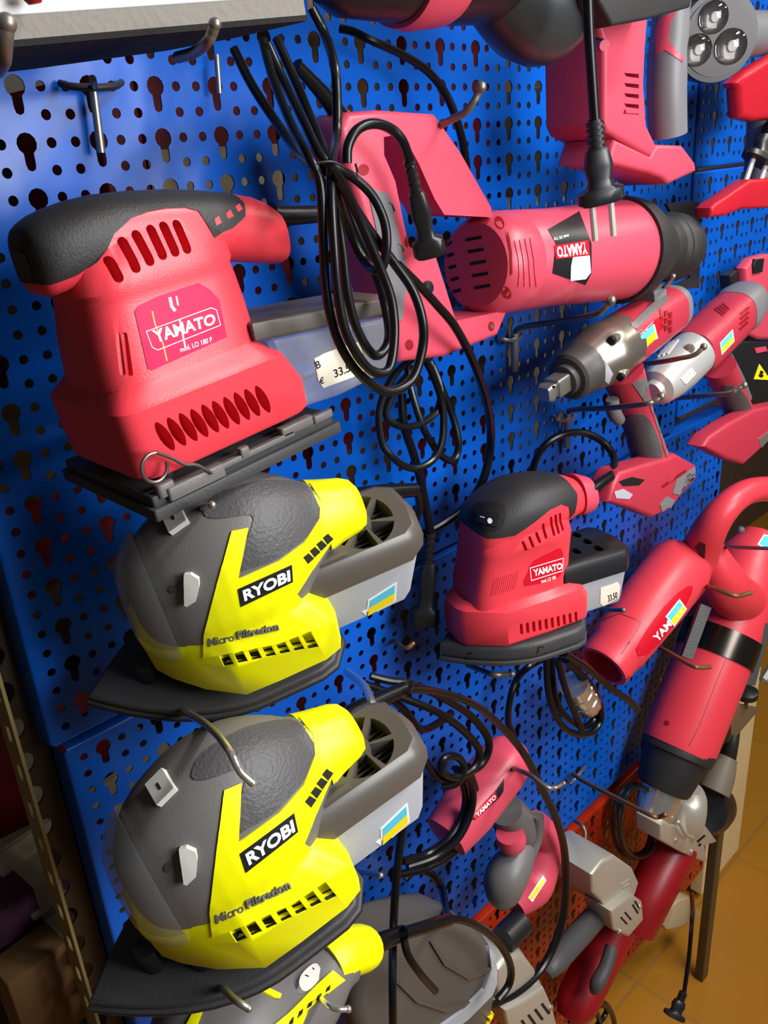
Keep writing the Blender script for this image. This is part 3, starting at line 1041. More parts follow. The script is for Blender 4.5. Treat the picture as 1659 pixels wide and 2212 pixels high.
def palm_sander():
    F = PALMF
    t = thing('palm_sander', 'small red palm sander on a curved black pad, with a dust box tagged 33.50', 'sander', F)
    P = boat(176, 62, 0, p=2.0)
    pl = obj('base_plate', join(slab_z(P, 0, 6, 1.5), slab_z(inset2(P, 1.5), 5, 26, 6)), PAD, t, 'curved black pad')
    for x, y in ((1015, 1417), (1168, 1404)):
        B0 = bvh(pl.data)
        obj('pad_slot', decal(F, B0, [(x - 10, y + 8), (x - 6, y - 7), (x + 4, y - 9), (x + 12, y + 6)], 0, .3, .6), DARK, pl)
    def plan(c0, w0, w2, x1):
        u = [(c0, w0 * .55), (c0 + 6, w0), (c0 + 44, w2), (120, w2), (x1 - 8, w2 - 3), (x1, w2 - 12)]
        return [(x, -w) for x, w in u] + [(x, w) for x, w in reversed(u)]
    sk = loft([[(x, y, z) for x, y in plan(*a)] for z, a in ((27, (20, 26, 50, 168)), (32, (19, 28, 54, 176)), (58, (18, 27, 55, 176)), (71, (20, 25, 52, 170)), (78, (28, 20, 44, 160)))])
    col = loft_z([(60, 97, 0, 64, 42, 4.5), (90, 99, 0, 63, 42, 4.5), (110, 102, 0, 61, 42, 4.5), (134, 106, 0, 60, 42, 4.5), (138, 106, 0, 61, 44, 4), (154, 108, 0, 59, 42, 3), (166, 110, 0, 52, 40, 2.6)], 40)
    head = loft_x([(48, 0, 152, 20, 14, 2.4), (52, 0, 153, 31, 23, 2.5), (63, 0, 157, 38, 31, 2.5), (82, 0, 164, 42, 34, 2.5), (108, 0, 169, 44, 35, 2.5), (140, 0, 169, 40, 33, 2.4), (165, 0, 168, 32, 28, 2.3), (185, 0, 165, 24, 22, 2.2), (200, 0, 162, 20, 19, 2.1), (206, 0, 161, 17, 16, 2)], 40, 2)
    me = union(sk, col, head)
    cut = []
    Bm = bvh(me)
    def slot(x, y, dx, dy, r, depth=8):
        p, q = F.on(x - dx, y - dy, 1, -46), F.on(x + dx, y + dy, 1, -46)
        c0 = ((p.x + q.x) / 2, (p.z + q.z) / 2); h = ((p.x - q.x) / 2, (p.z - q.z) / 2)
        hh = hit(F, Bm, x, y)
        y0 = hh[0].y if hh else -46
        cut.append(slab_y(capsule2(c0, h, r), y0 - 12, y0 + depth))
    for k in range(10):
        s = k / 9
        slot(1118 + 120 * s, 1352 - 24 * s, 1, 9, 1.9)
    for x, y, l in ((1136, 1182, 8), (1151, 1173, 9), (1166, 1164, 9), (1180, 1150, 14), (1198, 1140, 18), (1209, 1136, 18), (1220, 1132, 17), (1230, 1128, 15)):
        slot(x, y, 3, l, 1.7)
    body = obj('body', boolean(me, cut), RED, t)
    gz = prism(F, [(990, 1140), (1020, 1160), (1060, 1168), (1110, 1155), (1150, 1125), (1185, 1100), (1215, 1090), (1235, 1098), (1240, 1125), (1252, 1115), (1262, 1075), (1245, 1035), (1220, 990), (1000, 980), (940, 1060)], -40, -90, 90)
    G = zone(me, gz, .8)
    g = obj('grip', G, BLACK, t, 'black rubber grip')
    GB = bvh(G)
    fr = obj('switch_frame', decal(F, GB, smooth2([(1017, 1102), (1035, 1086), (1080, 1088), (1092, 1105), (1088, 1132), (1072, 1146), (1030, 1138), (1015, 1125)], 2), 8, 1.2, .5), DARK, t)
    sw = obj('switch', decal(F, GB, [(1036, 1105), (1078, 1110), (1073, 1138), (1030, 1128)], 8, 3, .5), BLK, t)
    obj('switch_mark', join(decal(F, GB, strip([(1041, 1117), (1049, 1120)], 2), 0, 3.3, .2), decal(F, GB, [(1060 + 5 * math.cos(k * .63), 1126 + 6 * math.sin(k * .63)) for k in range(10)], 0, 3.3, .2)), WHITE, sw)
    lb = obj('label', decal(F, Bm, smooth2([(1140, 1236), (1152, 1212), (1190, 1192), (1212, 1184), (1216, 1215), (1207, 1246), (1133, 1266)], 2), 10, .5, .7), LABEL2, t, 'red maker label')
    T = lambda x, y: (900 + x * .4575, 950 + y * .4575)
    obj('lettering', join(text(F, Bm, 'YAMATO', [T(548, 612), T(684, 578), T(686, 608), T(552, 645)], .03, .9), text(F, Bm, 'mod. LO 100', [T(585, 660), T(654, 640), T(655, 656), T(588, 676)], .01, .9),
                          *[decal(F, Bm, strip([T(*a), T(*b)], 1.2), 10, .9, .3) for a, b in (((534, 605), (690, 558)), ((690, 558), (686, 618)), ((686, 618), (540, 664)), ((540, 664), (534, 605)))]), WHITE, lb)
    rg = []
    for k in range(12):
        x = 352 + 110 * k / 11
        rg.append(decal(F, Bm, strip([T(x, 738 - 3 * k), T(x + 18, 655 - 3 * k)], 1.6), 12, .5, .4))
    obj('ribbing', join(*rg), RED, t)
    obj('tail_ring', loft_x([(188, 0, 166, 26, 25, 2.2), (196, 0, 164, 25, 24, 2.2), (207, 0, 162, 22, 21, 2)], 28), RED2, t)
    # dust box
    Q = [(150, -38), (232, -38), (242, -28), (245, 0), (242, 28), (232, 38), (150, 38)]
    bx = loft([[(x, y, z) for x, y in R] for z, R in ((24, inset2(Q, 8)), (28, inset2(Q, 6)), (72, Q))])
    d = obj('dust_box', bx, FROST, t, 'pale grey dust box')
    Q2 = inset2(Q, -3)
    lid = loft([[(x, y, z) for x, y in R] for z, R in ((70, Q2), (88, Q2), (96, inset2(Q2, 3)), (100, inset2(Q2, 9)))])
    lme = boolean(mesh_from(lid), [slab_z([(205 + 5 * math.cos(a), y0 + 9 * math.sin(a)) for a in [k * .63 for k in range(10)]], 90, 110) for y0 in (-22, 0, 22)] + [slab_z([(180 + 5 * math.cos(a), y0 + 9 * math.sin(a)) for a in [k * .63 for k in range(10)]], 90, 110) for y0 in (-14, 10)])
    obj('lid', lme, BLK, d, 'black lid with holes')
    DB = bvh(mesh_from(bx))
    tg = obj('price_tag', decal(F, DB, [T(868, 700), T(950, 672), T(960, 690), T(952, 745), T(880, 785), T(866, 770)], 10, .6, .4), CREAM, d)
    obj('price', text(F, DB, '33.50', [T(900, 735), T(945, 715), T(947, 745), T(903, 765)], .01, .9), BLK, tg)
    return t


palm = palm_sander()
# ================================================================ reciprocating saw hanging upside down
def Q(s, ox, oy, pts):
    return [(ox + a / s, oy + b / s) for a, b in pts]


SAWF = Fr(W(1030, 566, .105))


def recip_saw():
    F = SAWF
    t = thing('reciprocating_saw', 'rose red reciprocating saw with a D handle, hanging upside down, black gear boot', 'saw', F)
    at = F.at
    out = [(736, 272), (756, 241), (821, 236), (944, 245), (1000, 325), (1067, 445), (1085, 560), (1080, 668), (1102, 669), (1078, 726), (964, 772), (864, 784), (826, 620), (790, 480), (758, 380), (740, 315)]
    hole = [(829, 296), (850, 292), (880, 308), (905, 354), (939, 430), (960, 464), (1072, 470), (1076, 674), (985, 693), (962, 620), (941, 554), (918, 549), (884, 533), (871, 477), (854, 392), (830, 335)]
    d = traced(F, out, -20, 24, 7)
    h = prism(F, hole, -20, -60, 60)
    me = boolean(mesh_from(d), [h], smooth=50)
    o = obj('handle', me, RED2, t)
    B = bvh(me)
    obj('grip_inlay', decal(F, B, [(792, 405), (838, 418), (852, 470), (880, 590), (868, 692), (850, 690), (826, 560)], 12, .8, .8), GREYL, o, 'grey inlay on the handle')
    ti = decal(F, B, strip([(838, 436), (846, 441), (852, 455)], 2.2), 0, 1.3, .3), decal(F, B, strip([(858, 526), (866, 530), (872, 542)], 2.2), 0, 1.3, .3)
    for m_ in ti: obj('inlay_mark', m_, GREY, o)
    tr = [(926, 552), (943, 552), (985, 693), (968, 699)]
    obj('trigger', prism(F, tr, -16, -14, 14), GREYL, t, 'grey trigger')
    hb = hit(F, B, 921, 622)
    if hb: obj('lock_button', turned(hb[0] + hb[1] * -2, hb[0] + hb[1] * 5, [(0, 6.5), (.7, 6.5), (.95, 5), (1, 3)], 20), BLK, t, 'black lock button')
    for x, y, r, q in ((785, 367, 12, 13), (881, 521, 7, 13), (1061, 705, 7, 11), (884, 745, 9, 12)):
        obj('screw_pocket', decal(F, B, [(x + r * math.cos(k * .52), y + q * math.sin(k * .52)) for k in range(12)], 0, .3, .5), DRED, o)
    hs = hit(F, B, 1062, 706)
    if hs: obj('screw', turned(hs[0], hs[0] + hs[1] * 1.2, [(0, 2.6), (1, 2.2)], 12), STEEL, o, 'steel screw')
    # motor housing
    a, b = at(1026, 574, .105), at(1338, 541, .105)
    r = F.r(1090, 575, .105, 107)
    L = (b - a).length
    prof = [(0.0, r * .5), (0.0, r * .80), (.02, r * .90), (.06, r * .975), (.10, r), (.175, r * 1.0), (.18, r * .985), (.19, r * .985), (.195, r), (.42, r * 1.0), (.425, r * .992), (.43, r * 1.0), (.98, r * 1.13), (1.0, r * 1.12), (1.0, r * .6)]
    bar = turned(a, b, prof, 56)
    bo = obj('motor_housing', bar, RED2, t)
    MB = bvh(bo.data)
    for k in range(5):
        x, y = 1007 + 4.5 * k, 518 + 26 * k
        obj('vent_slot', decal(F, MB, strip([(x, y), (x + 34, y - 6)], 7), 0, .4, .5), DARK, bo)
        x, y = 942 + 5 * k, 528 + 26 * k
        obj('vent_slot', decal(F, MB, strip([(max(x, 950 + 4 * k), y), (x + 34, y - 6)], 7), 0, .4, .5), DARK, bo)
    obj('cooling_slit', decal(F, MB, [(1092, 500), (1098, 500), (1106, 545), (1107, 590), (1102, 596), (1100, 545)], 8, .4, .5), DRED, bo)
    for x, y, r1, r2_ in ((1079, 481, 10, 14), (1094, 632, 10, 14)):
        obj('screw_pocket', decal(F, MB, [(x + r1 * math.cos(k * .52) + (.5 * r2_ * math.sin(k * .52)) * .5, y + r2_ * math.sin(k * .52)) for k in range(12)], 0, .4, .5), DRED, bo)
    for k in range(4):
        x = 1112 + 11 * k
        obj('rib', decal(F, MB, strip([(x, 520 - 2 * k), (x + 8, 560), (x + 10, 590), (x + 8 + 2 * k, 618)], 3), 14, .9, .5), RED2, bo)
    lb = obj('label', decal(F, MB, [(1183, 496), (1251, 457), (1277, 526), (1277, 590), (1264, 615), (1193, 590), (1200, 526)], 10, .6, .5), BLK, bo, 'black maker label')
    bd = obj('badge', decal(F, MB, [(1196, 531), (1270, 519), (1273, 551), (1200, 560)], 10, .9, .5), LABEL2, lb)
    obj('lettering', join(text(F, MB, 'YAMATO', [(1268, 549), (1203, 557), (1200, 534), (1265, 523)], .03, 1.2), text(F, MB, 'mod. SG 710', [(1228, 513), (1196, 520), (1195, 514), (1227, 507)], .01, .9)), WHITE, lb)
    obj('price_sticker', decal(F, MB, [(1236, 556), (1272, 552), (1275, 588), (1264, 602), (1231, 606), (1232, 575)], 9, 1.1, .5), WHITE, lb)
    # gear housing and boot
    p0, p1 = at(1330, 542, .105), at(1478, 532, .105)
    r0 = F.r(1340, 541, .105, 112)
    r1 = F.r(1420, 540, .105, 74)
    gh = turned(p0, p1, [(0, r0 * .9), (0, r0 * .99), (.05, r0), (.16, r0 * .97), (.40, r1 * 1.02), (.44, r1 * .98), (.46, r1 * .86), (.56, r1 * .95), (.60, r1 * .91), (.64, r1 * .98), (.70, r1 * .93), (.74, r1 * 1.0), (.86, r1 * .96), (.96, r1 * .80), (1, r1 * .5)], 48)
    g = obj('gear_boot', gh, BLACK, t, 'black rubber gear boot')
    GB = bvh(g.data)
    obj('boot_rib', join(*[decal(F, GB, strip([(1345 + 4 * k, 500 + 34 * k), (1400 - 2 * k, 508 + 26 * k)], 5), 10, 1.2, .5) for k in range(4)]), BLACK, g)
    # shoe
    sh = traced(F, [(1440, 440), (1500, 434), (1514, 440), (1514, 470), (1511, 622), (1436, 628), (1490, 600), (1496, 500), (1455, 470)], 10, 14, 0)
    obj('shoe', sh, BLK, t, 'black steel shoe')
    # cord guard
    g0, g1, g2 = at(745, 268, .10), at(700, 205, .105), at(640, 140, .11)
    obj('cord_guard', tube([g0, g1, g2], [F.r(745, 268, .1, 21), F.r(700, 205, .105, 17), F.r(640, 140, .11, 13)], 16, 5), CORD, t)
    obj('guard_collar', tube([at(755, 285, .10), at(742, 262, .10), at(737, 258, .10)], [F.r(745, 268, .1, 26), F.r(745, 268, .1, 25), F.r(745, 268, .1, 22)], 16, 3), RED2, t)
    return t


saw = recip_saw()


# ================================================================ cords
def cord(name, label, cat, pts, rpx, m=CORD, group=None, n=10, extra=None, origin=None):
    """one cord through survey pixels with distance from the board: (px, py, d)"""
    p0 = pts[0]
    F = Fr(W(*p0))
    r = [F.r(x, y, d, rpx) for x, y, d in pts]
    o = obj(name, tube(F.chain(pts), r, n, 6), m, F=F, label=label, cat=cat, group=group)
    return o, F


def plug(F, par, pts, w, pins=True, pd=None, m=BLK):
    """moulded two-pin plug along points (px, py, d): cable end to face"""
    P = F.chain(pts)
    k = F.r(*pts[0], w)
    a, b = P[0], P[-1]
    ax = (b - a).normalized()
    sd = Vector((0.75, -0.66, 0.0)) if pd is None else Vector(pd)
    sd = (sd - ax * sd.dot(ax)).normalized()
    L = (b - a).length
    def ring(t, rx, ry):
        c = a.lerp(b, t)
        n2 = ax.cross(sd)
        return [c + sd * (rx * k * u) + n2 * (ry * k * v) for u, v in se(20, 2.8)]
    rings = []
    for i in range(5):
        t0 = i * .07
        rings += [ring(t0, .34, .3), ring(t0 + .035, .34, .3), ring(t0 + .036, .46, .4), ring(t0 + .069, .46, .4)]
    obj('strain_relief', loft(rings), m, par)
    body = loft([ring(.33, .45, .36), ring(.36, .62, .42), ring(.55, .78, .44), ring(.70, .62, .44), ring(.80, .70, .5), ring(.84, 1.25, .62), ring(.97, 1.28, .66), ring(1.0, 1.1, .6)])
    obj('plug_body', body, m, par)
    if pins:
        for s in (-1, 1):
            c = b + sd * (s * .52 * k)
            obj('pin', tube([c, c + ax * (k * 1.1), c + ax * (k * 1.9)], k * .18, 10, 3), NICKEL, par, 'bright metal pin')


def strand(par, F, q, rpx, name='cord_strand', n=10):
    r = rpx if isinstance(rpx, (list, tuple)) else [rpx] * len(q)
    return obj(name, tube(F.chain(q), [F.r(x, y, d, w) for (x, y, d), w in zip(q, r)], n, 6), CORD, par)


# saw: bundle tied in front of the handle, plug inside the handle
F0 = SAWF
for q in ([(568, 88, .13), (590, 170, .15), (632, 275, .17), (668, 340, .185), (692, 400, .19), (698, 520, .19), (706, 640, .19), (730, 735, .19), (775, 806, .19), (835, 846, .19), (888, 822, .19), (912, 755, .19), (913, 695, .19), (892, 628, .185), (850, 566, .18), (800, 500, .178), (752, 425, .18), (718, 366, .185), (690, 300, .17), (640, 180, .15), (598, 84, .13)],
          [(673, 17, .15), (702, 76, .155), (722, 139, .16), (728, 211, .165), (727, 290, .17), (716, 352, .185), (716, 430, .195), (722, 540, .198), (731, 640, .198), (750, 725, .198), (795, 795, .198), (838, 800, .198), (852, 730, .195), (846, 650, .192), (820, 575, .19), (775, 470, .19), (742, 400, .195), (712, 355, .2)],
          [(578, 97, .135), (615, 180, .15), (660, 270, .17), (700, 345, .18), (762, 382, .182), (806, 425, .184), (832, 485, .186), (834, 545, .186), (818, 585, .18), (785, 560, .172), (752, 490, .17), (724, 410, .175), (704, 350, .18)],
          [(505, 105, .07), (545, 185, .085), (600, 268, .11), (650, 336, .15), (690, 372, .175), (724, 440, .175), (740, 540, .175), (752, 640, .175), (775, 720, .175), (810, 768, .175), (838, 740, .175), (836, 680, .175), (812, 590, .17), (770, 500, .168), (735, 410, .17), (700, 355, .175)]):
    strand(saw, F0, [(x, y, d + (.035 if d > .172 else .02 if d > .155 else 0)) for x, y, d in q], 10.5, n=12)
tie = [(684, 352, .25), (720, 350, .253), (756, 370, .25), (770, 384, .235), (772, 372, .23), (768, 355, .235)]
obj('wire_tie', tube(F0.chain(tie), F0.r(700, 350, .21, 2.4), 8, 5), BLK, saw)
strand(saw, F0, [(750, 352, .165), (752, 315, .165), (772, 280, .165), (806, 267, .165), (842, 277, .16), (868, 302, .16), (884, 345, .155), (888, 362, .155)], 11, n=12)
plug(F0, saw, [(882, 340, .155), (897, 430, .15), (930, 552, .145)], 30, pins=False)
strand(saw, F0, [(735, 62, .03), (762, 68, .04), (802, 87, .05), (871, 119, .05), (925, 155, .05), (962, 202, .05), (985, 255, .05), (1002, 320, .04), (1012, 400, .03)], 9)
# upper yellow sander: bow of cord coming down past the saw
strand(r1, RF1, [(860, 572, .175), (897, 608, .165), (943, 658, .155), (985, 709, .15), (1024, 785, .13), (1052, 870, .095), (1060, 950, .06), (1046, 1030, .055), (1008, 1092, .05), (955, 1132, .045), (890, 1165, .04), (840, 1190, .035)], 9.5)
# red sheet sander: coil and plug under the saw
for q in ([(905, 765, .06), (860, 800, .065), (830, 850, .07), (818, 900, .075), (826, 958, .08), (845, 985, .085), (870, 1005, .085), (900, 1012, .085), (931, 997, .085), (950, 971, .085), (958, 930, .08), (955, 870, .075), (935, 810, .07), (915, 770, .065)],
          [(930, 770, .055), (890, 800, .055), (850, 850, .06), (834, 895, .065), (854, 917, .07), (883, 922, .07), (915, 912, .07), (945, 885, .07), (952, 840, .07), (935, 790, .06)],
          [(880, 770, .05), (885, 830, .06), (912, 919, .07), (931, 954, .07), (950, 981, .07), (973, 995, .07), (987, 981, .07), (990, 950, .07), (978, 900, .065), (955, 840, .06), (930, 780, .05)]):
    strand(sander, SANF, q, 8)
strand(sander, SANF, [(868, 850, .05), (873, 919, .055), (892, 977, .055), (908, 1035, .05), (919, 1093, .05), (930, 1150, .05)], 9.5)
plug(SANF, sander, [(930, 1145, .05), (926, 1250, .05), (916, 1350, .05)], 26, pins=False)

# plug hanging in the upper right
F0 = Fr(W(1278, 200, .23))
hp = thing('power_plug', 'black two-pin plug hanging on a straight cord at upper right, pins down', 'plug', F0)
q = [(1268, -60, .23), (1272, 60, .23), (1278, 160, .23), (1285, 265, .23)]
obj('cord', tube(F0.chain(q), [F0.r(x, y, d, 11.5) for x, y, d in q], 12, 4), CORD, hp)
plug(F0, hp, [(1284, 258, .23), (1291, 350, .23), (1299, 438, .23)], 42, pins=True, pd=(.8, -.6, 0))
F0 = Fr(W(1640, 330, .13))
hp = thing('power_plug', 'black two-pin plug at the right edge above the dark red base', 'plug', F0)
plug(F0, hp, [(1668, 268, .13), (1656, 318, .13), (1640, 352, .13)], 34, pins=True, pd=(.9, -.44, 0))
q = [(1690, 180, .13), (1680, 230, .13), (1668, 270, .13)]
obj('cord', tube(F0.chain(q), [F0.r(x, y, d, 9) for x, y, d in q], 10, 4), CORD, hp)

# upper yellow sander: guard and cord
def tail_cord(F, rt, guard, rg, cd, rc):
    g = obj('cord_guard', tube([F.at(*p) for p in guard], [F.r(*p, r) for p, r in zip(guard, rg)], 16, 5), CORD, rt)
    if cd: obj('cord', tube([F.at(*p) for p in cd], [F.r(*p, rc) for p in cd], 10, 6), CORD, rt)
RD1 = .115
tail_cord(RF1, r1, [(752, 1082, RD1), (790, 1074, RD1), (835, 1064, RD1), (898, 1058, RD1)], [26, 24, 19, 15],
          [(890, 1060, RD1), (901, 1066, .112), (906, 1090, .105), (898, 1122, .09), (880, 1155, .07), (850, 1200, .05)], 9)
tail_cord(RF2, r2, [(738, 1560, .205), (770, 1538, .205), (815, 1514, .205), (874, 1487, .205)], [24, 23, 18, 15], None, 9)
F0, lt = RF2, r2
for q in ([(866, 1492, .205), (905, 1490, .2), (950, 1496, .19), (1021, 1520, .18), (1082, 1569, .17), (1133, 1630, .165), (1171, 1705, .16), (1204, 1776, .155), (1220, 1846, .15), (1222, 1940, .15), (1209, 2010, .15), (1180, 2076, .15), (1143, 2123, .15), (1082, 2165, .15), (1021, 2175, .15), (950, 2146, .15), (903, 2100, .15), (872, 2050, .15), (850, 2000, .14)],
          [(800, 1460, .12), (840, 1470, .13), (890, 1478, .14), (960, 1510, .14), (1021, 1550, .14), (1056, 1602, .14), (1042, 1649, .14), (997, 1675, .14), (955, 1684, .14), (930, 1660, .14), (900, 1610, .14), (880, 1575, .13)],
          [(790, 1478, .12), (850, 1500, .13), (950, 1541, .15), (1011, 1588, .15), (1036, 1625, .15), (1022, 1660, .15), (985, 1680, .15), (955, 1668, .15), (958, 1640, .15), (985, 1634, .15), (1002, 1655, .15), (988, 1690, .15), (955, 1700, .14)],
          [(820, 1490, .12), (870, 1530, .12), (910, 1575, .11), (950, 1560, .1), (975, 1540, .09)],
          [(1000, 1660, .14), (1020, 1700, .14), (1018, 1750, .14), (990, 1810, .14), (940, 1850, .13), (880, 1872, .12)],
          [(985, 1660, .13), (1005, 1710, .13), (1000, 1760, .13), (970, 1810, .13), (920, 1845, .12), (870, 1860, .12)],
          [(1010, 1655, .12), (1030, 1720, .12), (1022, 1780, .12), (985, 1835, .12), (930, 1872, .12), (860, 1890, .11)]):
    obj('cord_strand', tube(F0.chain(q), [F0.r(x, y, d, 8.5) for x, y, d in q], 10, 6), CORD, lt)
q = [(890, 1472, .142), (893, 1482, .21), (880, 1500, .21), (868, 1502, .14)]
obj('wire_tie', tube(F0.chain(q), F0.r(880, 1490, .2, 2), 8, 4), BLK, lt)
F0, pc = PALMF, palm
obj('cord_guard', tube(F0.chain([(1268, 1066, .165), (1290, 1050, .165), (1318, 1030, .16)]), [F0.r(1280, 1060, .165, 15), F0.r(1280, 1060, .165, 13), F0.r(1280, 1060, .165, 11)], 14, 4), CORD, pc)
q = [(1312, 1034, .16), (1324, 1018, .15), (1325, 985, .13), (1300, 953, .11), (1256, 934, .09), (1208, 942, .08), (1172, 968, .07), (1152, 1010, .06), (1146, 1060, .05)]
obj('cord_strand', tube(F0.chain(q), [F0.r(x, y, d, 8) for x, y, d in q], 10, 6), CORD, pc)
for q in ([(1180, 1420, .1), (1184, 1490, .1), (1198, 1540, .1), (1223, 1576, .1), (1254, 1587, .1), (1281, 1580, .1), (1297, 1555, .1), (1296, 1522, .1), (1283, 1490, .1), (1260, 1462, .1), (1225, 1425, .1)],
          [(1192, 1420, .09), (1196, 1490, .09), (1212, 1535, .09), (1240, 1562, .09), (1268, 1568, .09), (1286, 1545, .09), (1280, 1505, .09), (1250, 1455, .09), (1220, 1425, .09)],
          [(1205, 1425, .11), (1216, 1470, .11), (1230, 1512, .11), (1246, 1550, .11), (1258, 1580, .11)],
          [(1220, 1412, .12), (1262, 1438, .12), (1303, 1474, .12), (1338, 1500, .12), (1362, 1516, .12), (1378, 1534, .12)],
          [(1170, 1425, .06), (1140, 1442, .06), (1116, 1468, .05), (1102, 1510, .05), (1098, 1560, .04), (1110, 1590, .04)]):
    obj('cord_strand', tube(F0.chain(q), [F0.r(x, y, d, 7.5) for x, y, d in q], 10, 6), CORD, pc)
# ================================================================ cordless impact tools
def limb(F, pts, squash=1.0, n=18, m=5):
    """tapered bar through survey pixels: (px, py, d, radius px)"""
    return tube([F.at(*p[:3]) for p in pts], [F.r(*p) for p in pts], n, m, squash=squash)


def vent(F, B, par, cells, m=DARK, w=5, off=.4):
    for a, b in cells:
        obj('vent_slot', decal(F, B, strip([a, b], w), 8, off, .5), m, par)


def impact_wrench():
    F = Fr(W(1310, 760, .13))
    t = thing('impact_wrench', 'crimson and grey impact wrench with black square drive pointing down left', 'power tool', F)
    a, b = F.at(1160, 862, .13), F.at(1452, 662, .13)
    R = lambda x: F.r(1310, 760, .13, x)
    up = (0, 0, 1)
    nose = turned(a.lerp(b, .165), a.lerp(b, .34), [(0, R(24)), (.02, R(32)), (.16, R(33)), (.17, R(36)), (.18, R(44)), (.24, R(50)), (.62, R(53)), (.66, R(55)), (1, R(56))], 40)
    n = obj('nose_sleeve', nose, mat('dark_sleeve', srgb(66, 62, 60), .45), t, 'dark rubber nose sleeve')
    sq = turned(a.lerp(b, .04), a.lerp(b, .19), [(0, R(14)), (.12, R(18)), (.2, R(18)), (.22, R(15)), (.34, R(15)), (.36, R(20)), (1, R(20))], 28, 7)
    anv = obj('square_drive', boolean(mesh_from(sq), [turned(F.at(1192, 830, .19), F.at(1198, 840, .10), [(0, R(3)), (1, R(3))], 12)]), STEEL, t, 'square steel drive')
    gear = turned(a.lerp(b, .30), a.lerp(b, .58), [(0, R(54)), (.06, R(58)), (.40, R(66)), (.42, R(68)), (.62, R(68)), (.64, R(65)), (1, R(64))], 40)
    g = obj('gear_case', gear, mat('bright_gunmetal', srgb(150, 140, 130), .3, metal=.8), t, 'metal gear case')
    mot = turned(a.lerp(b, .54), a.lerp(b, 1.03), [(0, R(60)), (.06, R(60)), (.5, R(57)), (.9, R(52)), (.97, R(48)), (1, R(40)), (1, R(10))], 40, 2.6)
    mo = obj('motor_housing', mot, CRIM, t)
    B = bvh(mo.data)
    T = lambda x, y: (1050 + x / 2.724, 550 + y / 2.724)
    obj('side_rail', decal(F, B, [T(840, 420), T(1000, 270), T(935, 250), T(1030, 215), T(1075, 260), T(1040, 300), T(1010, 320), T(860, 460), T(850, 560), T(900, 640), T(800, 560)], 8, 1.6, 1), GREY, mo, 'grey side rail')
    obj('end_band', turned(a.lerp(b, .955), a.lerp(b, 1.045), [(0, R(51)), (.2, R(53)), (.6, R(50)), (1, R(38)), (1, R(8))], 36, 2.6), GREYL, mo, 'grey end band')
    lb = obj('label', decal(F, B, [T(845, 530), T(1005, 375), T(1035, 395), T(1010, 490), T(880, 590)], 8, 1.0, .5), LABEL2, mo)
    flag(F, bvh(lb.data), [T(880, 500), T(985, 395), T(1010, 490), T(908, 582)], lb)
    for i in range(3):
        for j in range(3):
            x, y = 1028 + 26 * i, 340 + 42 * j + 10 * i
            obj('vent_slot', decal(F, B, [T(x - 9, y - 16), T(x + 9, y - 22), T(x + 11, y + 10), T(x - 6, y + 16)], 0, 1.2, .4), DRED, mo)
    GB = bvh(g.data)
    for x, y, r in ((750, 500, 26), (800, 702, 22)):
        h = hit(F, GB, *T(x, y)) or hit(F, B, *T(x, y))
        if h:
            bb = obj('bolt_boss', turned(h[0] - h[1] * 6 + (b - a).normalized() * 16, h[0] + h[1] * 2 - (b - a).normalized() * 6, [(0, R(11)), (1, R(11))], 20), STEEL, t)
            c = h[0] + h[1] * 2 - (b - a).normalized() * 6
            obj('bolt', turned(c, c - (b - a).normalized() * 2.5, [(0, R(9)), (.7, R(9)), (1, R(5))], 16), BLK, bb)
    obj('lamp_panel', decal(F, GB, [T(635, 600), T(700, 625), T(745, 700), T(720, 760), T(640, 700)], 8, .8, .6), FROST, g, 'clear lamp panel')
    obj('top_clip', obox(F.at(1404, 636, .13), (b - a).normalized() * 14, Vector((0, 14, 0)), Vector((-.3, 0, 1)) * 8), GREYL, t)
    # handle and foot
    h = obj('handle', limb(F, [(1342, 800, .13, 50), (1360, 850, .13, 44), (1378, 905, .13, 38), (1394, 955, .135, 40), (1408, 1002, .14, 43), (1412, 1025, .14, 46)], .85), CRIM, t)
    HB = bvh(h.data)
    obj('grip', decal(F, HB, smooth2([T(772, 985), T(850, 945), T(930, 940), T(985, 1020), T(1035, 1160), T(1015, 1235), T(930, 1250), T(865, 1240), T(830, 1120), T(790, 1030)], 2), 8, 1.2, .8), GRIP, h, 'ribbed charcoal grip')
    obj('back_grip', decal(F, HB, [T(960, 890), T(1005, 880), T(1060, 1010), T(1090, 1160), T(1060, 1190), T(1020, 1060)], 8, 1.0, .8), GREY, h, 'grey back strip')
    obj('neck_panel', decal(F, HB, [T(860, 760), T(930, 720), T(990, 830), T(985, 870), T(930, 860)], 8, 1.2, .8), GREY, h)
    obj('trigger', limb(F, [(1322, 862, .13, 14), (1326, 890, .13, 16), (1338, 908, .13, 13)]), GREY, t, 'grey trigger')
    ft = traced(F, [(1316, 1086), (1326, 1046), (1342, 1020), (1380, 1008), (1448, 988), (1462, 980), (1505, 1005), (1506, 1036), (1474, 1070), (1452, 1100), (1411, 1119), (1366, 1100)], -36, -2, 6)
    f = obj('battery_foot', ft, CRIM, t)
    FB = bvh(f.data)
    obj('foot_panel', decal(F, FB, [(1336, 1040), (1364, 1030), (1392, 1036), (1380, 1048), (1346, 1050)], 8, .8, .5), BLK, f, 'black indicator panel')
    obj('lamp_window', decal(F, FB, [(1326, 1062), (1346, 1056), (1366, 1068), (1358, 1078), (1330, 1076)], 8, .8, .5), FROST, f)
    obj('end_corner', decal(F, FB, [(1460, 1036), (1500, 1008), (1505, 1036), (1474, 1070), (1452, 1066)], 8, 1.0, .8), GREYL, f, 'grey end corner')
    obj('end_corner', decal(F, FB, [(1425, 1090), (1440, 1072), (1456, 1080), (1448, 1100), (1430, 1108)], 8, 1.0, .8), GREYL, f, 'grey end corner')
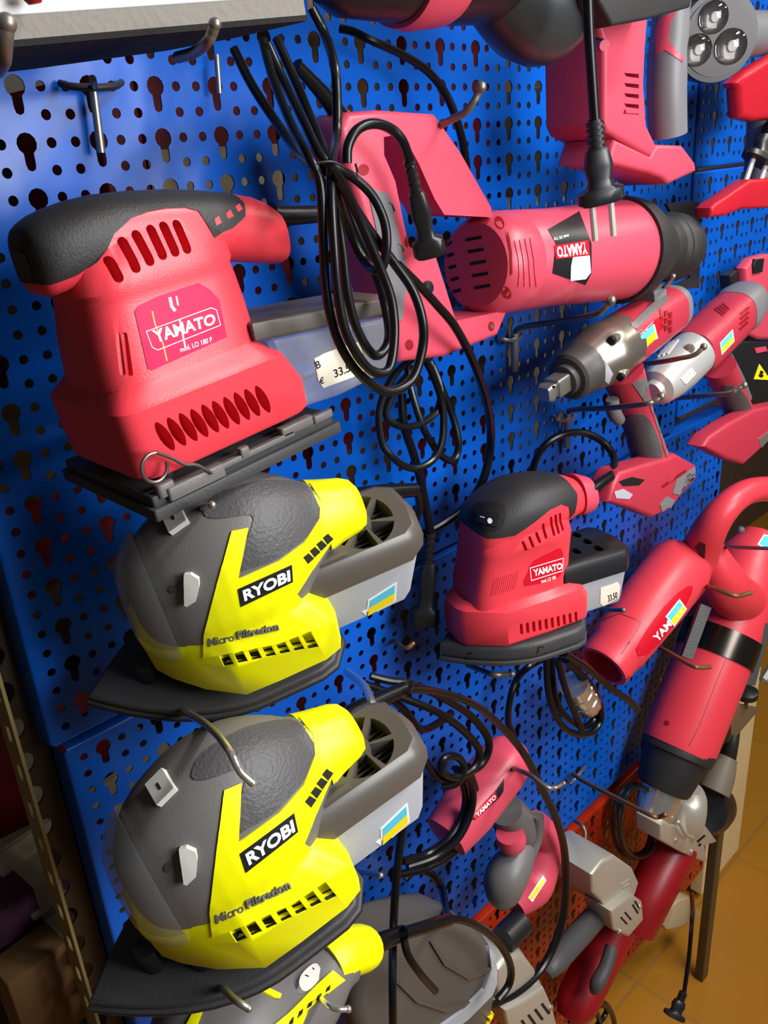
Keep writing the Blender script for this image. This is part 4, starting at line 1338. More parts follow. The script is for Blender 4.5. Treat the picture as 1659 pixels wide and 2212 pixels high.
    obj('rail_groove', decal(F, FB, strip([(1430, 1052), (1482, 1016)], 6), 8, .5, .4), DRED, f)
    return t


impact_wrench()


def impact_driver():
    F = Fr(W(1520, 760, .13))
    t = thing('impact_driver', 'crimson and grey impact driver with a bright silver gear head, behind the impact wrench', 'power tool', F)
    a, b = F.at(1408, 848, .13), F.at(1612, 652, .13)
    R = lambda x: F.r(1520, 760, .13, x)
    T = lambda x, y: (1050 + x / 2.724, 550 + y / 2.724)
    hd = turned(a, a.lerp(b, .44), [(0, R(8)), (0, R(20)), (.06, R(24)), (.10, R(38)), (.30, R(46)), (.55, R(50)), (.95, R(50)), (1, R(50))], 40)
    h = obj('gear_head', hd, mat('bright_silver', srgb(216, 214, 210), .28, metal=.55), t, 'bright silver gear head')
    HB = bvh(h.data)
    for k in range(3):
        obj('fin', decal(F, HB, strip([T(1010 + 28 * k, 600 - 8 * k), T(1090 + 20 * k, 515 - 8 * k)], 4), 8, 1.2, .5), OFFW, h)
        obj('fin', decal(F, HB, strip([T(1145 + 12 * k, 765 + 12 * k - 30), T(1210 + 10 * k, 700 + 12 * k - 30)], 4), 8, 1.2, .5), OFFW, h)
    mot = turned(a.lerp(b, .40), a.lerp(b, 1.02), [(0, R(50)), (.1, R(52)), (.6, R(52)), (.9, R(48)), (1, R(40)), (1, R(10))], 40, 2.6)
    mo = obj('motor_housing', mot, CRIM, t)
    B = bvh(mo.data)
    obj('end_cap', turned(a.lerp(b, .86), a.lerp(b, 1.06), [(0, R(51)), (.3, R(53)), (.8, R(46)), (1, R(36)), (1, R(8))], 36, 2.6), GREYL, mo, 'grey end cap')
    flag(F, B, [T(1375, 520), T(1450, 440), T(1460, 510), T(1385, 590)], mo)
    for k in range(4):
        obj('vent_slot', decal(F, B, strip([T(1345 + 16 * k, 318 - 10 * k), T(1395 + 12 * k, 360 - 12 * k)], 4), 8, .8, .4), DRED, mo)
    for k in range(4):
        obj('vent_slot', decal(F, B, strip([T(1490 + 2 * k, 440 - 30 * k), T(1540 + 2 * k, 395 - 28 * k)], 5), 8, .8, .4), DRED, mo)
    for p in ((1198, 555), (1250, 762)):
        q = hit(F, HB, *T(*p)) or hit(F, B, *T(*p))
        if q: obj('bolt', turned(q[0], q[0] + q[1] * 3 - (b - a).normalized() * 4, [(0, R(11)), (.8, R(10)), (1, R(6))], 16), CHROME, t)
    hn = obj('handle', limb(F, [(1552, 790, .13, 38), (1574, 838, .13, 33), (1592, 880, .13, 32), (1606, 918, .13, 38)], .85), CRIM, t)
    NB = bvh(hn.data)
    obj('grip', decal(F, NB, smooth2([T(1380, 790), T(1440, 770), T(1500, 800), T(1560, 900), T(1540, 960), T(1470, 1010), T(1420, 960)], 2), 8, 1, .8), GRIP, hn, 'charcoal grip')
    obj('back_grip', limb(F, [(1558, 770, .125, 24), (1588, 820, .125, 20), (1606, 860, .125, 18)], .8), GREY, hn, 'grey back strip')
    ft = traced(F, [(1520, 966), (1534, 944), (1574, 916), (1634, 884), (1690, 872), (1690, 930), (1608, 1004), (1570, 992)], -30, -2, 6)
    f = obj('battery_foot', ft, CRIM, t)
    obj('battery_clip', decal(F, bvh(f.data), [(1638, 948), (1662, 930), (1664, 956), (1644, 972)], 6, 1, .6), CHROME, f)
    return t


impact_driver()


# ================================================================ upper right cordless saw and lamp
def upper_right():
    F = Fr(W(1350, 200, .16))
    t = thing('cordless_saw', 'rose red cordless saw with slotted side and grey handle, hanging at the top right', 'saw', F)
    y = 0
    body = traced(F, [(1290, 40), (1330, 20), (1402, 30), (1396, 114), (1393, 183), (1399, 270), (1421, 316), (1408, 340), (1314, 286), (1306, 265), (1307, 95)], 0, 72, 5)
    slots = []
    for k in range(4):
        yy = 163 + 22 * k
        slots.append(prism(F, [(1348, yy - 6), (1380, yy - 3), (1380, yy + 6), (1352, yy + 2)], 0, -20, 14))
    slots.append(prism(F, [(1348, 238), (1352, 236), (1352, 244), (1380, 246), (1380, 248), (1346, 246)], 0, -20, 3))
    o = obj('body', boolean(mesh_from(body), slots), RED2, t)
    obj('foot', traced(F, [(1314, 352), (1404, 374), (1432, 384), (1446, 398), (1506, 370), (1503, 350), (1476, 314), (1421, 312), (1406, 336), (1330, 300)], 2, 66, 5), RED2, t)
    obj('handle', limb(F, [(1452, -20, .13, 40), (1448, 60, .13, 41), (1442, 130, .13, 42), (1440, 210, .13, 42), (1443, 292, .13, 40)]), GREYL, t, 'grey rubber handle')
    hB = bvh(t.children[-1].data)
    obj('handle_panel', decal(F, hB, [(1425, 40), (1462, 25), (1448, 48), (1444, 90), (1478, 128), (1474, 134), (1436, 108), (1418, 118), (1415, 70)], 8, 1, .6), RED2, t)
    obj('knob', turned(F.at(1290, 96, .165), F.at(1306, 98, .18), [(0, F.r(1290, 96, .16, 14)), (1, F.r(1290, 96, .16, 11))], 20), RED2, t)
    # black pad of the tool above
    F2 = Fr(W(1400, 30, .22))
    pd = thing('black_tool_base', 'black rubber base of a tool reaching down from the top edge', 'tool', F2)
    obj('base_pad', traced(F2, [(1285, -40), (1296, 4), (1324, 56), (1400, 42), (1492, 16), (1506, -50)], 0, 60, 3), BLACK, pd)
    # lamp with three lenses
    F3 = Fr(W(1551, 80, .17))
    lm = thing('work_lamp', 'round black work lamp with three clear bulging lenses, in the top right corner', 'lamp', F3)
    c = F3.at(1551, 80, .17)
    ax = Vector((.62, .76, .12)).normalized()
    r = F3.r(1551, 80, .17, 88)
    obj('head', turned(c, c + ax * 55, [(0, r * .90), (0, r * 1.0), (.06, r * 1.03), (.5, r * 1.03), (.8, r * .95), (1, r * .7)], 48), BLK, lm)
    obj('reflector', turned(c - ax * 1.2, c + ax * 2, [(0, r * .5), (0, r * .87), (1, r * .87)], 48), mat('grey_mirror', srgb(62, 57, 57), .4, metal=.4), lm, 'mirror reflector')
    for px, py, q in ((1540, 37, 32), (1505, 108, 32), (1577, 100, 34)):
        o, rr = F3.ray(px, py)
        tt = (c - o).dot(ax) / rr.dot(ax)
        p = o + rr * tt - ax * 2
        k = F3.r(px, py, .17, q)
        L = obj('lens', turned(p, p - ax * k * .62, [(0, k), (.15, k * 1.02), (.5, k * .9), (.8, k * .6), (.95, k * .3), (1, k * .1)], 28), mat('lens_glass', (1, 1, 1), .02, trans=1.0, ior=1.45), lm, 'clear lens')
        obj('diode', turned(p - ax * .2, p - ax * 2.0, [(0, k * .3), (1, k * .25)], 14), OFFW, L)
    obj('neck', turned(c + ax * 50, F3.at(1700, 70, .08), [(0, r * .72), (.4, r * .62), (1, r * .6)], 36), GREYL, lm, 'grey neck')
    # grey and red cordless tool cut by the frame
    F4 = Fr(W(1640, 220, .11))
    ct = thing('cordless_tool', 'dark red and grey cordless tool cut by the right edge, below the lamp', 'power tool', F4)
    obj('body', traced(F4, [(1588, 178), (1620, 150), (1720, 90), (1740, 250), (1630, 262), (1603, 254), (1600, 192)], -20, 2, 8), mat('deep_red_plastic', srgb(178, 24, 40), .4), ct)
    obj('handle', limb(F4, [(1652, 255, .11, 36), (1648, 320, .11, 36), (1645, 390, .11, 38)]), GREYL, ct)
    bs = traced(F4, [(1538, 449), (1548, 438), (1574, 421), (1598, 404), (1622, 388), (1700, 382), (1720, 446), (1604, 452), (1570, 466), (1538, 470)], -40, -16, 5)
    obj('base', bs, mat('deep_red_plastic', srgb(178, 24, 40), .4), ct, 'flared dark red base')
    # tools hanging above the frame, seen from below
    F5 = Fr(W(900, -40, .16))
    bt = thing('vacuum_sander', 'dark grey and red tool whose underside shows along the top edge, above the saw', 'power tool', F5)
    obj('body', turned(F5.at(690, -75, .15), F5.at(1110, -98, .15), [(0, F5.r(700, -40, .14, 70)), (.08, F5.r(700, -40, .14, 100)), (.5, F5.r(850, -40, .14, 128)), (.8, F5.r(1000, -40, .14, 128)), (1, F5.r(1050, -40, .14, 100))], 36), BLK, bt)  # made larger out of view so it shades the board below
    obj('collar', turned(F5.at(850, -84, .15), F5.at(955, -90, .15), [(0, F5.r(850, -40, .14, 124)), (.2, F5.r(850, -40, .14, 133)), (.8, F5.r(850, -40, .14, 133)), (1, F5.r(850, -40, .14, 124))], 36), RED2, bt)
    obj('dust_tank', limb(F5, [(1060, -80, .15, 80), (1100, -40, .15, 112), (1150, 0, .15, 124), (1190, 20, .15, 112), (1225, 40, .15, 70)]), mat('dark_smoke_plastic', srgb(58, 60, 62), .3), bt, 'dark smoky dust tank')
    # flat silver plate tool, top left
    F6 = Fr(W(665, 44, .21), 6)
    pt = thing('belt_sander', 'long silver belt sander with black felt underside, across the top left', 'sander', F6)
    pl = [(-560, 0), (0, 0), (3, 12), (-4, 70), (-30, 118), (-110, 152), (-220, 164), (-560, 166)]
    obj('felt', slab_z(pl, 0, 3, 0), mat('black_felt', srgb(22, 20, 19), .95, bump=.6, bscale=300), pt, 'black felt underside')
    obj('cork_layer', slab_z(inset2(pl, .5), 3, 13, 0), mat('grey_cork', srgb(120, 114, 106), .8, bump=.6, bscale=250), pt, 'grey cork layer')
    obj('plate', join(slab_z(inset2(pl, 1.5), 13, 34, 1), box(-560, -40, 2, 110, 34, 120, 6)), mat('matt_aluminium', srgb(168, 167, 166), .5, metal=.3), pt, 'matt silver housing')  # housing made deeper and taller to shade the board
    obj('knob', limb(F6, [(60, -40, .22, 26), (70, -10, .22, 24), (76, 8, .22, 14)]), DRED, pt)


upper_right()


# ================================================================ hot air guns and drill
def heat_guns():
    F = Fr(W(1400, 1330, .12))
    t = thing('heat_gun', 'red heat gun with a blue and yellow sticker, muzzle pointing down left', 'heat gun', F)
    T = lambda x, y: (900 + x / 2.186, 950 + y / 2.186)
    a, b = F.at(1302, 1440, .08), F.at(1480, 1210, .09)
    R = lambda x: F.r(1390, 1330, .085, x)
    tb = turned(a, b, [(0, R(40)), (0, R(54)), (.03, R(57)), (.14, R(58)), (.16, R(62)), (.6, R(70)), (.92, R(72)), (1.0, R(62)), (1.04, R(40))], 48)
    hole = turned(a - (b - a) * .1, a + (b - a) * .2, [(0, R(46)), (1, R(44))], 32)
    o = obj('body', boolean(mesh_from(tb), [hole]), RED, t)
    B = bvh(o.data)
    lb = obj('label', decal(F, B, smooth2([T(1035, 985), T(1165, 790), T(1280, 690), T(1300, 720), T(1220, 860), T(1090, 1015)], 2), 10, .7, .5), LABEL2, o)
    flag(F, B, [T(1172, 836), T(1238, 752), T(1272, 798), T(1212, 880)], o, up=1.4)
    obj('lettering', text(F, B, 'YAM', [T(1112, 930), T(1184, 850), T(1204, 872), T(1136, 957)], .03, 1.1), WHITE, lb)
    obj('seam', decal(F, B, strip([T(965, 1015), T(1040, 900), T(1060, 860), T(960, 820), T(830, 870)], 2), 8, .5, .3), DRED, o)
    for k in range(3):
        obj('muzzle_notch', decal(F, B, strip([T(985 + 26 * k, 1150 - 18 * k), T(1010 + 26 * k, 1120 - 18 * k)], 8), 8, .4, .4), DRED, o)
    hd = limb(F, [(1478, 1232, .09, 58), (1512, 1190, .11, 42), (1534, 1142, .13, 36), (1566, 1098, .145, 31), (1606, 1066, .155, 28), (1650, 1056, .16, 27), (1700, 1062, .16, 28)])
    h = obj('handle', hd, RED, t)
    HB = bvh(h.data)
    obj('switch', decal(F, HB, [(1502, 1182), (1512, 1170), (1524, 1176), (1522, 1206), (1514, 1204)], 6, 1, .5), BLK, h, 'black switch')
    q = hit(F, HB, 1600, 1140) or hit(F, HB, 1592, 1120)
    obj('knob', ball(F.at(1600, 1144, .135), R(9)), GREY, t, 'grey knob')
    # second, larger
    F2 = Fr(W(1540, 1450, .095))
    g = thing('hot_air_blower', 'large red hot air blower with a dark metal band, black collar and chrome nozzle', 'heat gun', F2)
    R2 = lambda x: F2.r(1540, 1450, .13, x)
    a, b = F2.at(1462, 1620, .095), F2.at(1640, 1170, .095)
    bo = turned(a, b, [(0, R2(66)), (.01, R2(80)), (.05, R2(83)), (.5, R2(84)), (.72, R2(84)), (.85, R2(78)), (.95, R2(64)), (1.04, R2(40)), (1.06, R2(10))], 48)
    o = obj('body', bo, RED, g)
    B = bvh(o.data)
    obj('shoulder', limb(F2, [(1530, 1180, .10, 30), (1560, 1250, .12, 46), (1590, 1290, .12, 50), (1640, 1300, .11, 40)]), RED, g)
    obj('seam', decal(F2, B, strip([(1578, 1400), (1545, 1480), (1510, 1570), (1488, 1610)], 1.6), 10, .5, .3), DRED, o)
    for p in ((1520, 1392), (1440, 1562)):
        obj('screw_pocket', decal(F2, B, [(p[0] + 6 * math.cos(k * .63), p[1] + 6 * math.sin(k * .63)) for k in range(10)], 0, .5, .4), DRED, o)
    flag(F2, B, [(1636, 1176), (1650, 1154), (1690, 1165), (1680, 1200)], o)
    bd = turned(a.lerp(b, .44), a.lerp(b, .56), [(0, R2(85)), (0, R2(88)), (1, R2(88)), (1, R2(85))], 48)
    obj('band', bd, mat('dark_band_metal', srgb(70, 64, 58), .22, metal=.9), g, 'dark metal band')
    for q in (((1523, 1308, .155), (1482, 1420, .155), 11), ((1652, 1345, .16), (1618, 1478, .16), 12)):
        p, r, w = F2.at(*q[0]), F2.at(*q[1]), R2(q[2])
        ax = (r - p).normalized()
        s = Vector((.8, -.6, 0)); s = (s - ax * s.dot(ax)).normalized()
        obj('stand_bar', obox((p + r) / 2, (r - p) / 2, s * w, ax.cross(s) * w * .5), GRIP, g)
    obj('stand_screw', turned(F2.at(1648, 1470, .16), F2.at(1668, 1440, .16), [(0, R2(10)), (1, R2(12))], 6), CHROME, g)
    col = turned(F2.at(1470, 1602, .095), F2.at(1430, 1706, .095), [(0, R2(80)), (.04, R2(82)), (.25, R2(80)), (.28, R2(73)), (.9, R2(60)), (.97, R2(56)), (1, R2(48))], 48)
    obj('collar', col, BLACK, g, 'black heat collar')
    obj('nozzle', turned(F2.at(1436, 1690, .095), F2.at(1408, 1768, .095), [(0, R2(46)), (.6, R2(46)), (.9, R2(42)), (1, R2(40)), (1, R2(30)), (.7, R2(30))], 40), CHROME, g, 'chrome nozzle')
    # small chrome part under the cord coil
    F3 = Fr(W(1255, 1500, .1))
    k = thing('spare_nozzle', 'chrome ribbed nozzle hanging behind the cord coil of the palm sander', 'nozzle', F3)
    a, b = F3.at(1238, 1478, .09), F3.at(1272, 1528, .09)
    r = F3.r(1255, 1500, .09, 32)
    obj('sleeve', turned(a, b, [(0, r * .6), (0, r), (.2, r), (.22, r * .93), (.3, r * .93), (.32, r), (.5, r), (.52, r * .93), (.6, r * .93), (.62, r), (.9, r), (1, r * .8), (1, r * .5)], 12), CHROME, k)


heat_guns()


def cordless_drill():
    F = Fr(W(1090, 1740, .11))
    t = thing('cordless_driver', 'rose red cordless driver with a grey bulb grip, beside the long cord bow', 'power tool', F)
    T = lambda x, y: (880 + x / 2.13, 1400 + y / 2.13)
    R = lambda x: F.r(1080, 1720, .11, x)
    a, b = F.at(960, 1812, .11), F.at(1112, 1620, .11)
    bo = obj('body', turned(a, b, [(0, R(30)), (.02, R(46)), (.3, R(54)), (.8, R(54)), (.95, R(48)), (1.03, R(32)), (1.05, R(10))], 40, 2.7), RED2, t)
    B = bvh(bo.data)
    lb = obj('label', decal(F, B, [T(295, 790), T(410, 650), T(445, 600), T(440, 660), T(420, 690), T(312, 790)], 8, .7, .5), BLK, bo)
    bd = obj('badge', decal(F, B, [T(298, 768), T(402, 660), T(414, 688), T(312, 788)], 8, 1.0, .5), LABEL2, bo)
    obj('lettering', text(F, B, 'YAMATO', [T(312, 762), T(400, 672), T(407, 690), T(320, 778)], .03, 1.4), WHITE, bd)
    nk = obj('neck', limb(F, [T(450, 740) + (.11, 40), T(490, 790) + (.11, 46), T(520, 840) + (.11, 46)], .9), GREY, t, 'grey ribbed neck')
    obj('neck_cap', limb(F, [T(470, 850) + (.125, 30), T(480, 890) + (.125, 32), T(490, 915) + (.125, 20)]), RED2, t)
    h = obj('handle', limb(F, [T(590, 810) + (.11, 34), T(630, 880) + (.11, 40), T(600, 990) + (.11, 48), T(550, 1090) + (.11, 54), T(480, 1180) + (.11, 34)], .9), RED2, t)
    obj('bulb_grip', limb(F, [T(545, 905) + (.125, 26), T(500, 975) + (.125, 40), T(450, 1060) + (.125, 46), T(440, 1130) + (.125, 38), T(440, 1170) + (.125, 22)]), GREY, t, 'grey bulb grip')
    obj('back_strip', limb(F, [T(600, 770) + (.135, 13), T(595, 860) + (.135, 14), T(560, 960) + (.135, 14), T(500, 1090) + (.135, 16)]), GREY, t)
    HB = bvh(h.data)
    st = obj('sticker', decal(F, HB, [T(555, 1148), T(622, 1045), T(638, 1068), T(574, 1168)], 8, 1, .5), WHITE, h, 'white sticker with a yellow band')
    obj('yellow_band', decal(F, HB, [T(562, 1148), T(622, 1060), T(632, 1072), T(574, 1158)], 8, 1.3, .4), SUNY, st)
    return t


cordless_drill()


# ================================================================ angle grinders
def grinders():
    # front one
    F = Fr(W(1335, 1930, .1))
    t = thing('angle_grinder', 'angle grinder with cast aluminium head and dark side handle, on the red panel', 'grinder', F)
    T = lambda x, y: (1000 + x / 3.318, 1800 + y / 3.318)
    h = obj('gear_head', traced(F, [T(925, 300), T(1000, 205), T(1090, 160), T(1220, 250), T(1265, 350), T(1240, 430), T(1200, 520), T(1090, 590), T(930, 430)], -30, 60, 6), ALU, t, 'cast aluminium gear head')
    pl = obj('flange', traced(F, [T(1060, 560), T(1215, 440), T(1290, 490), T(1300, 620), T(1190, 750), T(1082, 700)], -44, 10, 6), ALU, t, 'slotted aluminium flange')
    PB = bvh(pl.data)
    vent(F, PB, pl, [(T(1130, 600), T(1175, 650)), (T(1160, 565), T(1205, 620)), (T(1215, 510), T(1255, 575)), (T(1230, 485), T(1270, 545))], DARK, 4)
    for x, y in ((1120, 700), (1268, 528)):
        q = hit(F, PB, *T(x, y))
        if q: obj('screw', turned(q[0], q[0] + q[1] * 3, [(0, 5), (.7, 5), (1, 3)], 14), CHROME, pl)
    HB = bvh(h.data)
    obj('raised_mark', join(*[decal(F, HB, strip([T(*p), T(*q)], 3), 8, 1.2, .6) for p, q in (((1130, 370), (1195, 330)), ((1145, 390), (1200, 355)), ((1195, 330), (1205, 355)))]), ALU, h)
    obj('spindle', turned(F.at(1256, 1842, .09), F.at(1272, 1866, .09), [(0, F.r(1260, 1850, .09, 9)), (.3, F.r(1260, 1850, .09, 9)), (.32, F.r(1260, 1850, .09, 17)), (1, F.r(1260, 1850, .09, 18))], 20), CHROME, t)
    obj('guard', turned(F.at(1270, 1862, .08), F.at(1286, 1878, .08), [(0, F.r(1280, 1870, .08, 38)), (.8, F.r(1280, 1870, .08, 40)), (1, F.r(1280, 1870, .08, 36))], 36), BLK, t, 'black wheel guard')
    obj('side_handle', limb(F, [(1292, 1972, .1, 24), (1262, 2006, .11, 26), (1228, 2044, .12, 26), (1196, 2082, .13, 24), (1180, 2102, .13, 16)]), GRIP, t, 'dark grey side handle')
    obj('body', limb(F, [(1330, 2000, .09, 44), (1306, 2050, .09, 44), (1274, 2110, .09, 46), (1244, 2170, .09, 44), (1230, 2200, .09, 30)], .9), DRED, t, 'dark red motor body')
    obj('paddle_switch', limb(F, [(1322, 2044, .13, 14), (1308, 2090, .135, 15), (1290, 2126, .135, 16), (1284, 2140, .13, 10)]), GRIP, t, 'grey paddle switch')
    # rear one
    F = Fr(W(1490, 1790, .1))
    t = thing('angle_grinder', 'angle grinder with a domed aluminium head and dark red body, below the hot air blower', 'grinder', F)
    T = lambda x, y: (1300 + x / 4.423, 1500 + y / 4.423)
    obj('gear_head', limb(F, [T(860, 900) + (.11, 22), T(850, 980) + (.11, 34), T(820, 1100) + (.11, 40), T(800, 1230) + (.11, 38), T(780, 1320) + (.11, 30)]), ALU, t, 'domed aluminium gear head')
    fl = obj('flange', traced(F, [T(562, 1250), T(600, 1215), T(740, 1270), T(860, 1340), T(1000, 1260), T(1105, 1400), T(1080, 1425), T(985, 1450), T(1008, 1590), T(985, 1612), T(770, 1520), T(560, 1395)], -30, 20, 5), ALU, t, 'aluminium flange with horns')
    FB = bvh(fl.data)
    vent(F, FB, fl, [(T(910, 1410), T(985, 1345)), (T(945, 1305), T(965, 1280)), (T(925, 1450), T(945, 1425))], DARK, 5)
    for x, y in ((855, 1502), (705, 1395)):
        q = hit(F, FB, *T(x, y))
        if q: obj('screw', turned(q[0], q[0] + q[1] * 3, [(0, 5), (.7, 5), (1, 3)], 14), CHROME, fl)
    obj('rib', limb(F, [T(735, 1215) + (.14, 3), T(800, 1330) + (.145, 4), T(870, 1370) + (.145, 4)]), ALU, fl)
    obj('body', limb(F, [(1462, 1820, .09, 46), (1440, 1862, .09, 48), (1415, 1910, .09, 48), (1392, 1960, .09, 46), (1372, 2010, .09, 40)]), DRED, t, 'dark red motor body')
    obj('guard', turned(F.at(1536, 1740, .08), F.at(1520, 1750, .1), [(0, F.r(1536, 1740, .08, 52)), (.7, F.r(1536, 1740, .08, 54)), (1, F.r(1536, 1740, .08, 46))], 36), BLK, t, 'black wheel guard')
    # bottom one
    F = Fr(W(1135, 2130, .13))
    t = thing('angle_grinder', 'angle grinder with a pale slotted aluminium head, cut by the bottom edge', 'grinder', F)
    T = lambda x, y: (1000 + x / 3.318, 1800 + y / 3.318)
    h = obj('gear_head', traced(F, [T(235, 1090), T(250, 980), T(330, 890), T(440, 860), T(530, 980), T(600, 1130), T(560, 1190), T(420, 1250), T(300, 1270)], -20, 60, 9), ALU, t, 'pale aluminium gear head')
    p = obj('flange', traced(F, [T(300, 1270), T(420, 1210), T(590, 1110), T(650, 1250), T(690, 1420), T(420, 1480), T(330, 1420)], -34, 20, 6), ALU, t, 'slotted aluminium flange')
    PB = bvh(p.data)
    vent(F, PB, p, [(T(420 + 48 * k, 1340 - 40 * k), T(475 + 48 * k, 1420 - 42 * k)) for k in range(4)], DARK, 6)
    q = hit(F, PB, *T(628, 1250))
    if q: obj('screw', turned(q[0], q[0] + q[1] * 3, [(0, 5), (.7, 5), (1, 3)], 14), CHROME, p)
    obj('spindle', turned(F.at(1100, 2048, .13), F.at(1118, 2072, .13), [(0, F.r(1100, 2050, .13, 8)), (.4, F.r(1100, 2050, .13, 10)), (.42, F.r(1100, 2050, .13, 18)), (1, F.r(1100, 2050, .13, 18))], 18), CHROME, t)
    obj('wheel_flange', turned(F.at(1088, 2030, .13), F.at(1126, 1992, .13), [(0, F.r(1100, 2010, .13, 30)), (1, F.r(1100, 2010, .13, 30))], 28), BLK, t, 'black cylindrical hub')


grinders()


# ================================================================ third yellow sander, bottom edge
def third_sander():
    F = Fr(W(600, 2180, .2))
    t = thing('orbital_sander', 'lime yellow and grey orbital sander cut by the bottom edge, white oval switch on top', 'sander', F)
    R = lambda x: F.r(600, 2160, .2, x)
    body = limb(F, [(380, 2330, .2, 90), (430, 2270, .2, 140), (500, 2225, .2, 150), (580, 2190, .2, 134), (660, 2140, .2, 96), (712, 2090, .2, 66), (740, 2070, .2, 58)], .9)
    o = obj('body', body, GREY, t)
    B = bvh(o.data)
    tail = limb(F, [(706, 2082, .2, 60), (730, 2064, .2, 58), (755, 2054, .2, 55), (780, 2048, .2, 52), (796, 2044, .2, 44), (803, 2042, .2, 30)], .9)
    obj('tail_sleeve', tail, YEL, t, 'lime yellow tail sleeve')
    obj('side_band', decal(F, B, [(716, 2098), (742, 2118), (700, 2150), (660, 2185), (640, 2230), (560, 2240), (620, 2190), (680, 2130)], 12, 3, 1), YEL, t, 'lime yellow side band')
    for k in range(5):
        x, y = 700 - 20 * k, 2138 + 17 * k
        obj('vent_slot', decal(F, B, [(x, y), (x + 9, y - 7), (x + 7, y + 4), (x - 3, y + 10)], 0, 3.4, .4), DARK, t)
    obj('stripe', decal(F, B, [(530, 2126), (552, 2124), (606, 2150), (602, 2158), (590, 2157)], 10, 2, 1), YEL, t, 'lime yellow stripe')
    obj('stripe', decal(F, B, [(402, 2220), (420, 2185), (445, 2155), (446, 2162), (425, 2220)], 10, 2, 1), YEL, t, 'lime yellow stripe')
    obj('switch', decal(F, B, smooth2([(640, 2138), (644, 2115), (668, 2092), (684, 2096), (680, 2122), (655, 2146)], 3), 8, 5, 1), OFFW, t, 'white oval switch')
    obj('switch_mark', join(decal(F, B, strip([(652, 2116), (660, 2119)], 2), 0, 5.4, .3), decal(F, B, strip([(668, 2100), (672, 2104)], 2), 0, 5.4, .3)), BLK, t)
    obj('cord_guard', limb(F, [(798, 2044, .2, 22), (825, 2034, .2, 20), (870, 2015, .19, 16)]), CORD, t)
    # canister
    ca = traced(F, [(770, 2130), (790, 2070), (850, 2025), (905, 2002), (985, 1986), (1052, 2024), (1078, 2076), (1076, 2150), (1050, 2230), (900, 2300), (780, 2260)], 40, 110, 16, 2)
    c = obj('dust_canister', ca, mat('smoky_grey_plastic', srgb(92, 86, 80), .3, trans=.12, ior=1.2), t, 'smoky grey dust canister')
    CB = bvh(c.data)
    obj('canister_rim', decal(F, CB, strip([(1060, 2040), (1068, 2090), (1050, 2140), (1000, 2190), (930, 2240)], 22), 12, 4, 1), FROST, c, 'pale canister rim')
    for q in ([(860, 2120), (900, 2160), (960, 2180), (1020, 2165)], [(930, 2030), (960, 2080), (1010, 2110), (1060, 2090)]):
        obj('canister_rib', decal(F, CB, strip(q, 9), 12, 3, 1), LID, c)
    obj('sticker', decal(F, CB, [(1052, 2196), (1070, 2186), (1074, 2206), (1056, 2216)], 6, 4.6, .6), SUNY, c)
    q = [(885, 1700, .16), (868, 1800, .165), (856, 1900, .17), (850, 2000, .175), (848, 2120, .215), (850, 2260, .22)]
    strand(t, F, q, 9)
    strand(t, F, [(872, 2016, .205), (920, 2002, .205), (970, 1985, .2)], 14, 'cord_guard')
    strand(t, F, [(965, 1986, .2), (1000, 1988, .2), (1040, 2006, .2), (1080, 2040, .2), (1102, 2085, .2), (1100, 2125, .2), (1075, 2160, .2)], 8.5)
    strand(t, F, [(875, 1900, .06), (890, 1884, .06), (912, 1880, .06), (935, 1890, .06), (955, 1920, .07), (962, 1960, .12), (968, 1986, .2)], 8.5)
    strand(t, F, [(872, 2020, .2), (880, 2060, .21), (905, 2100, .215), (940, 2140, .215)], 8.5)


third_sander()


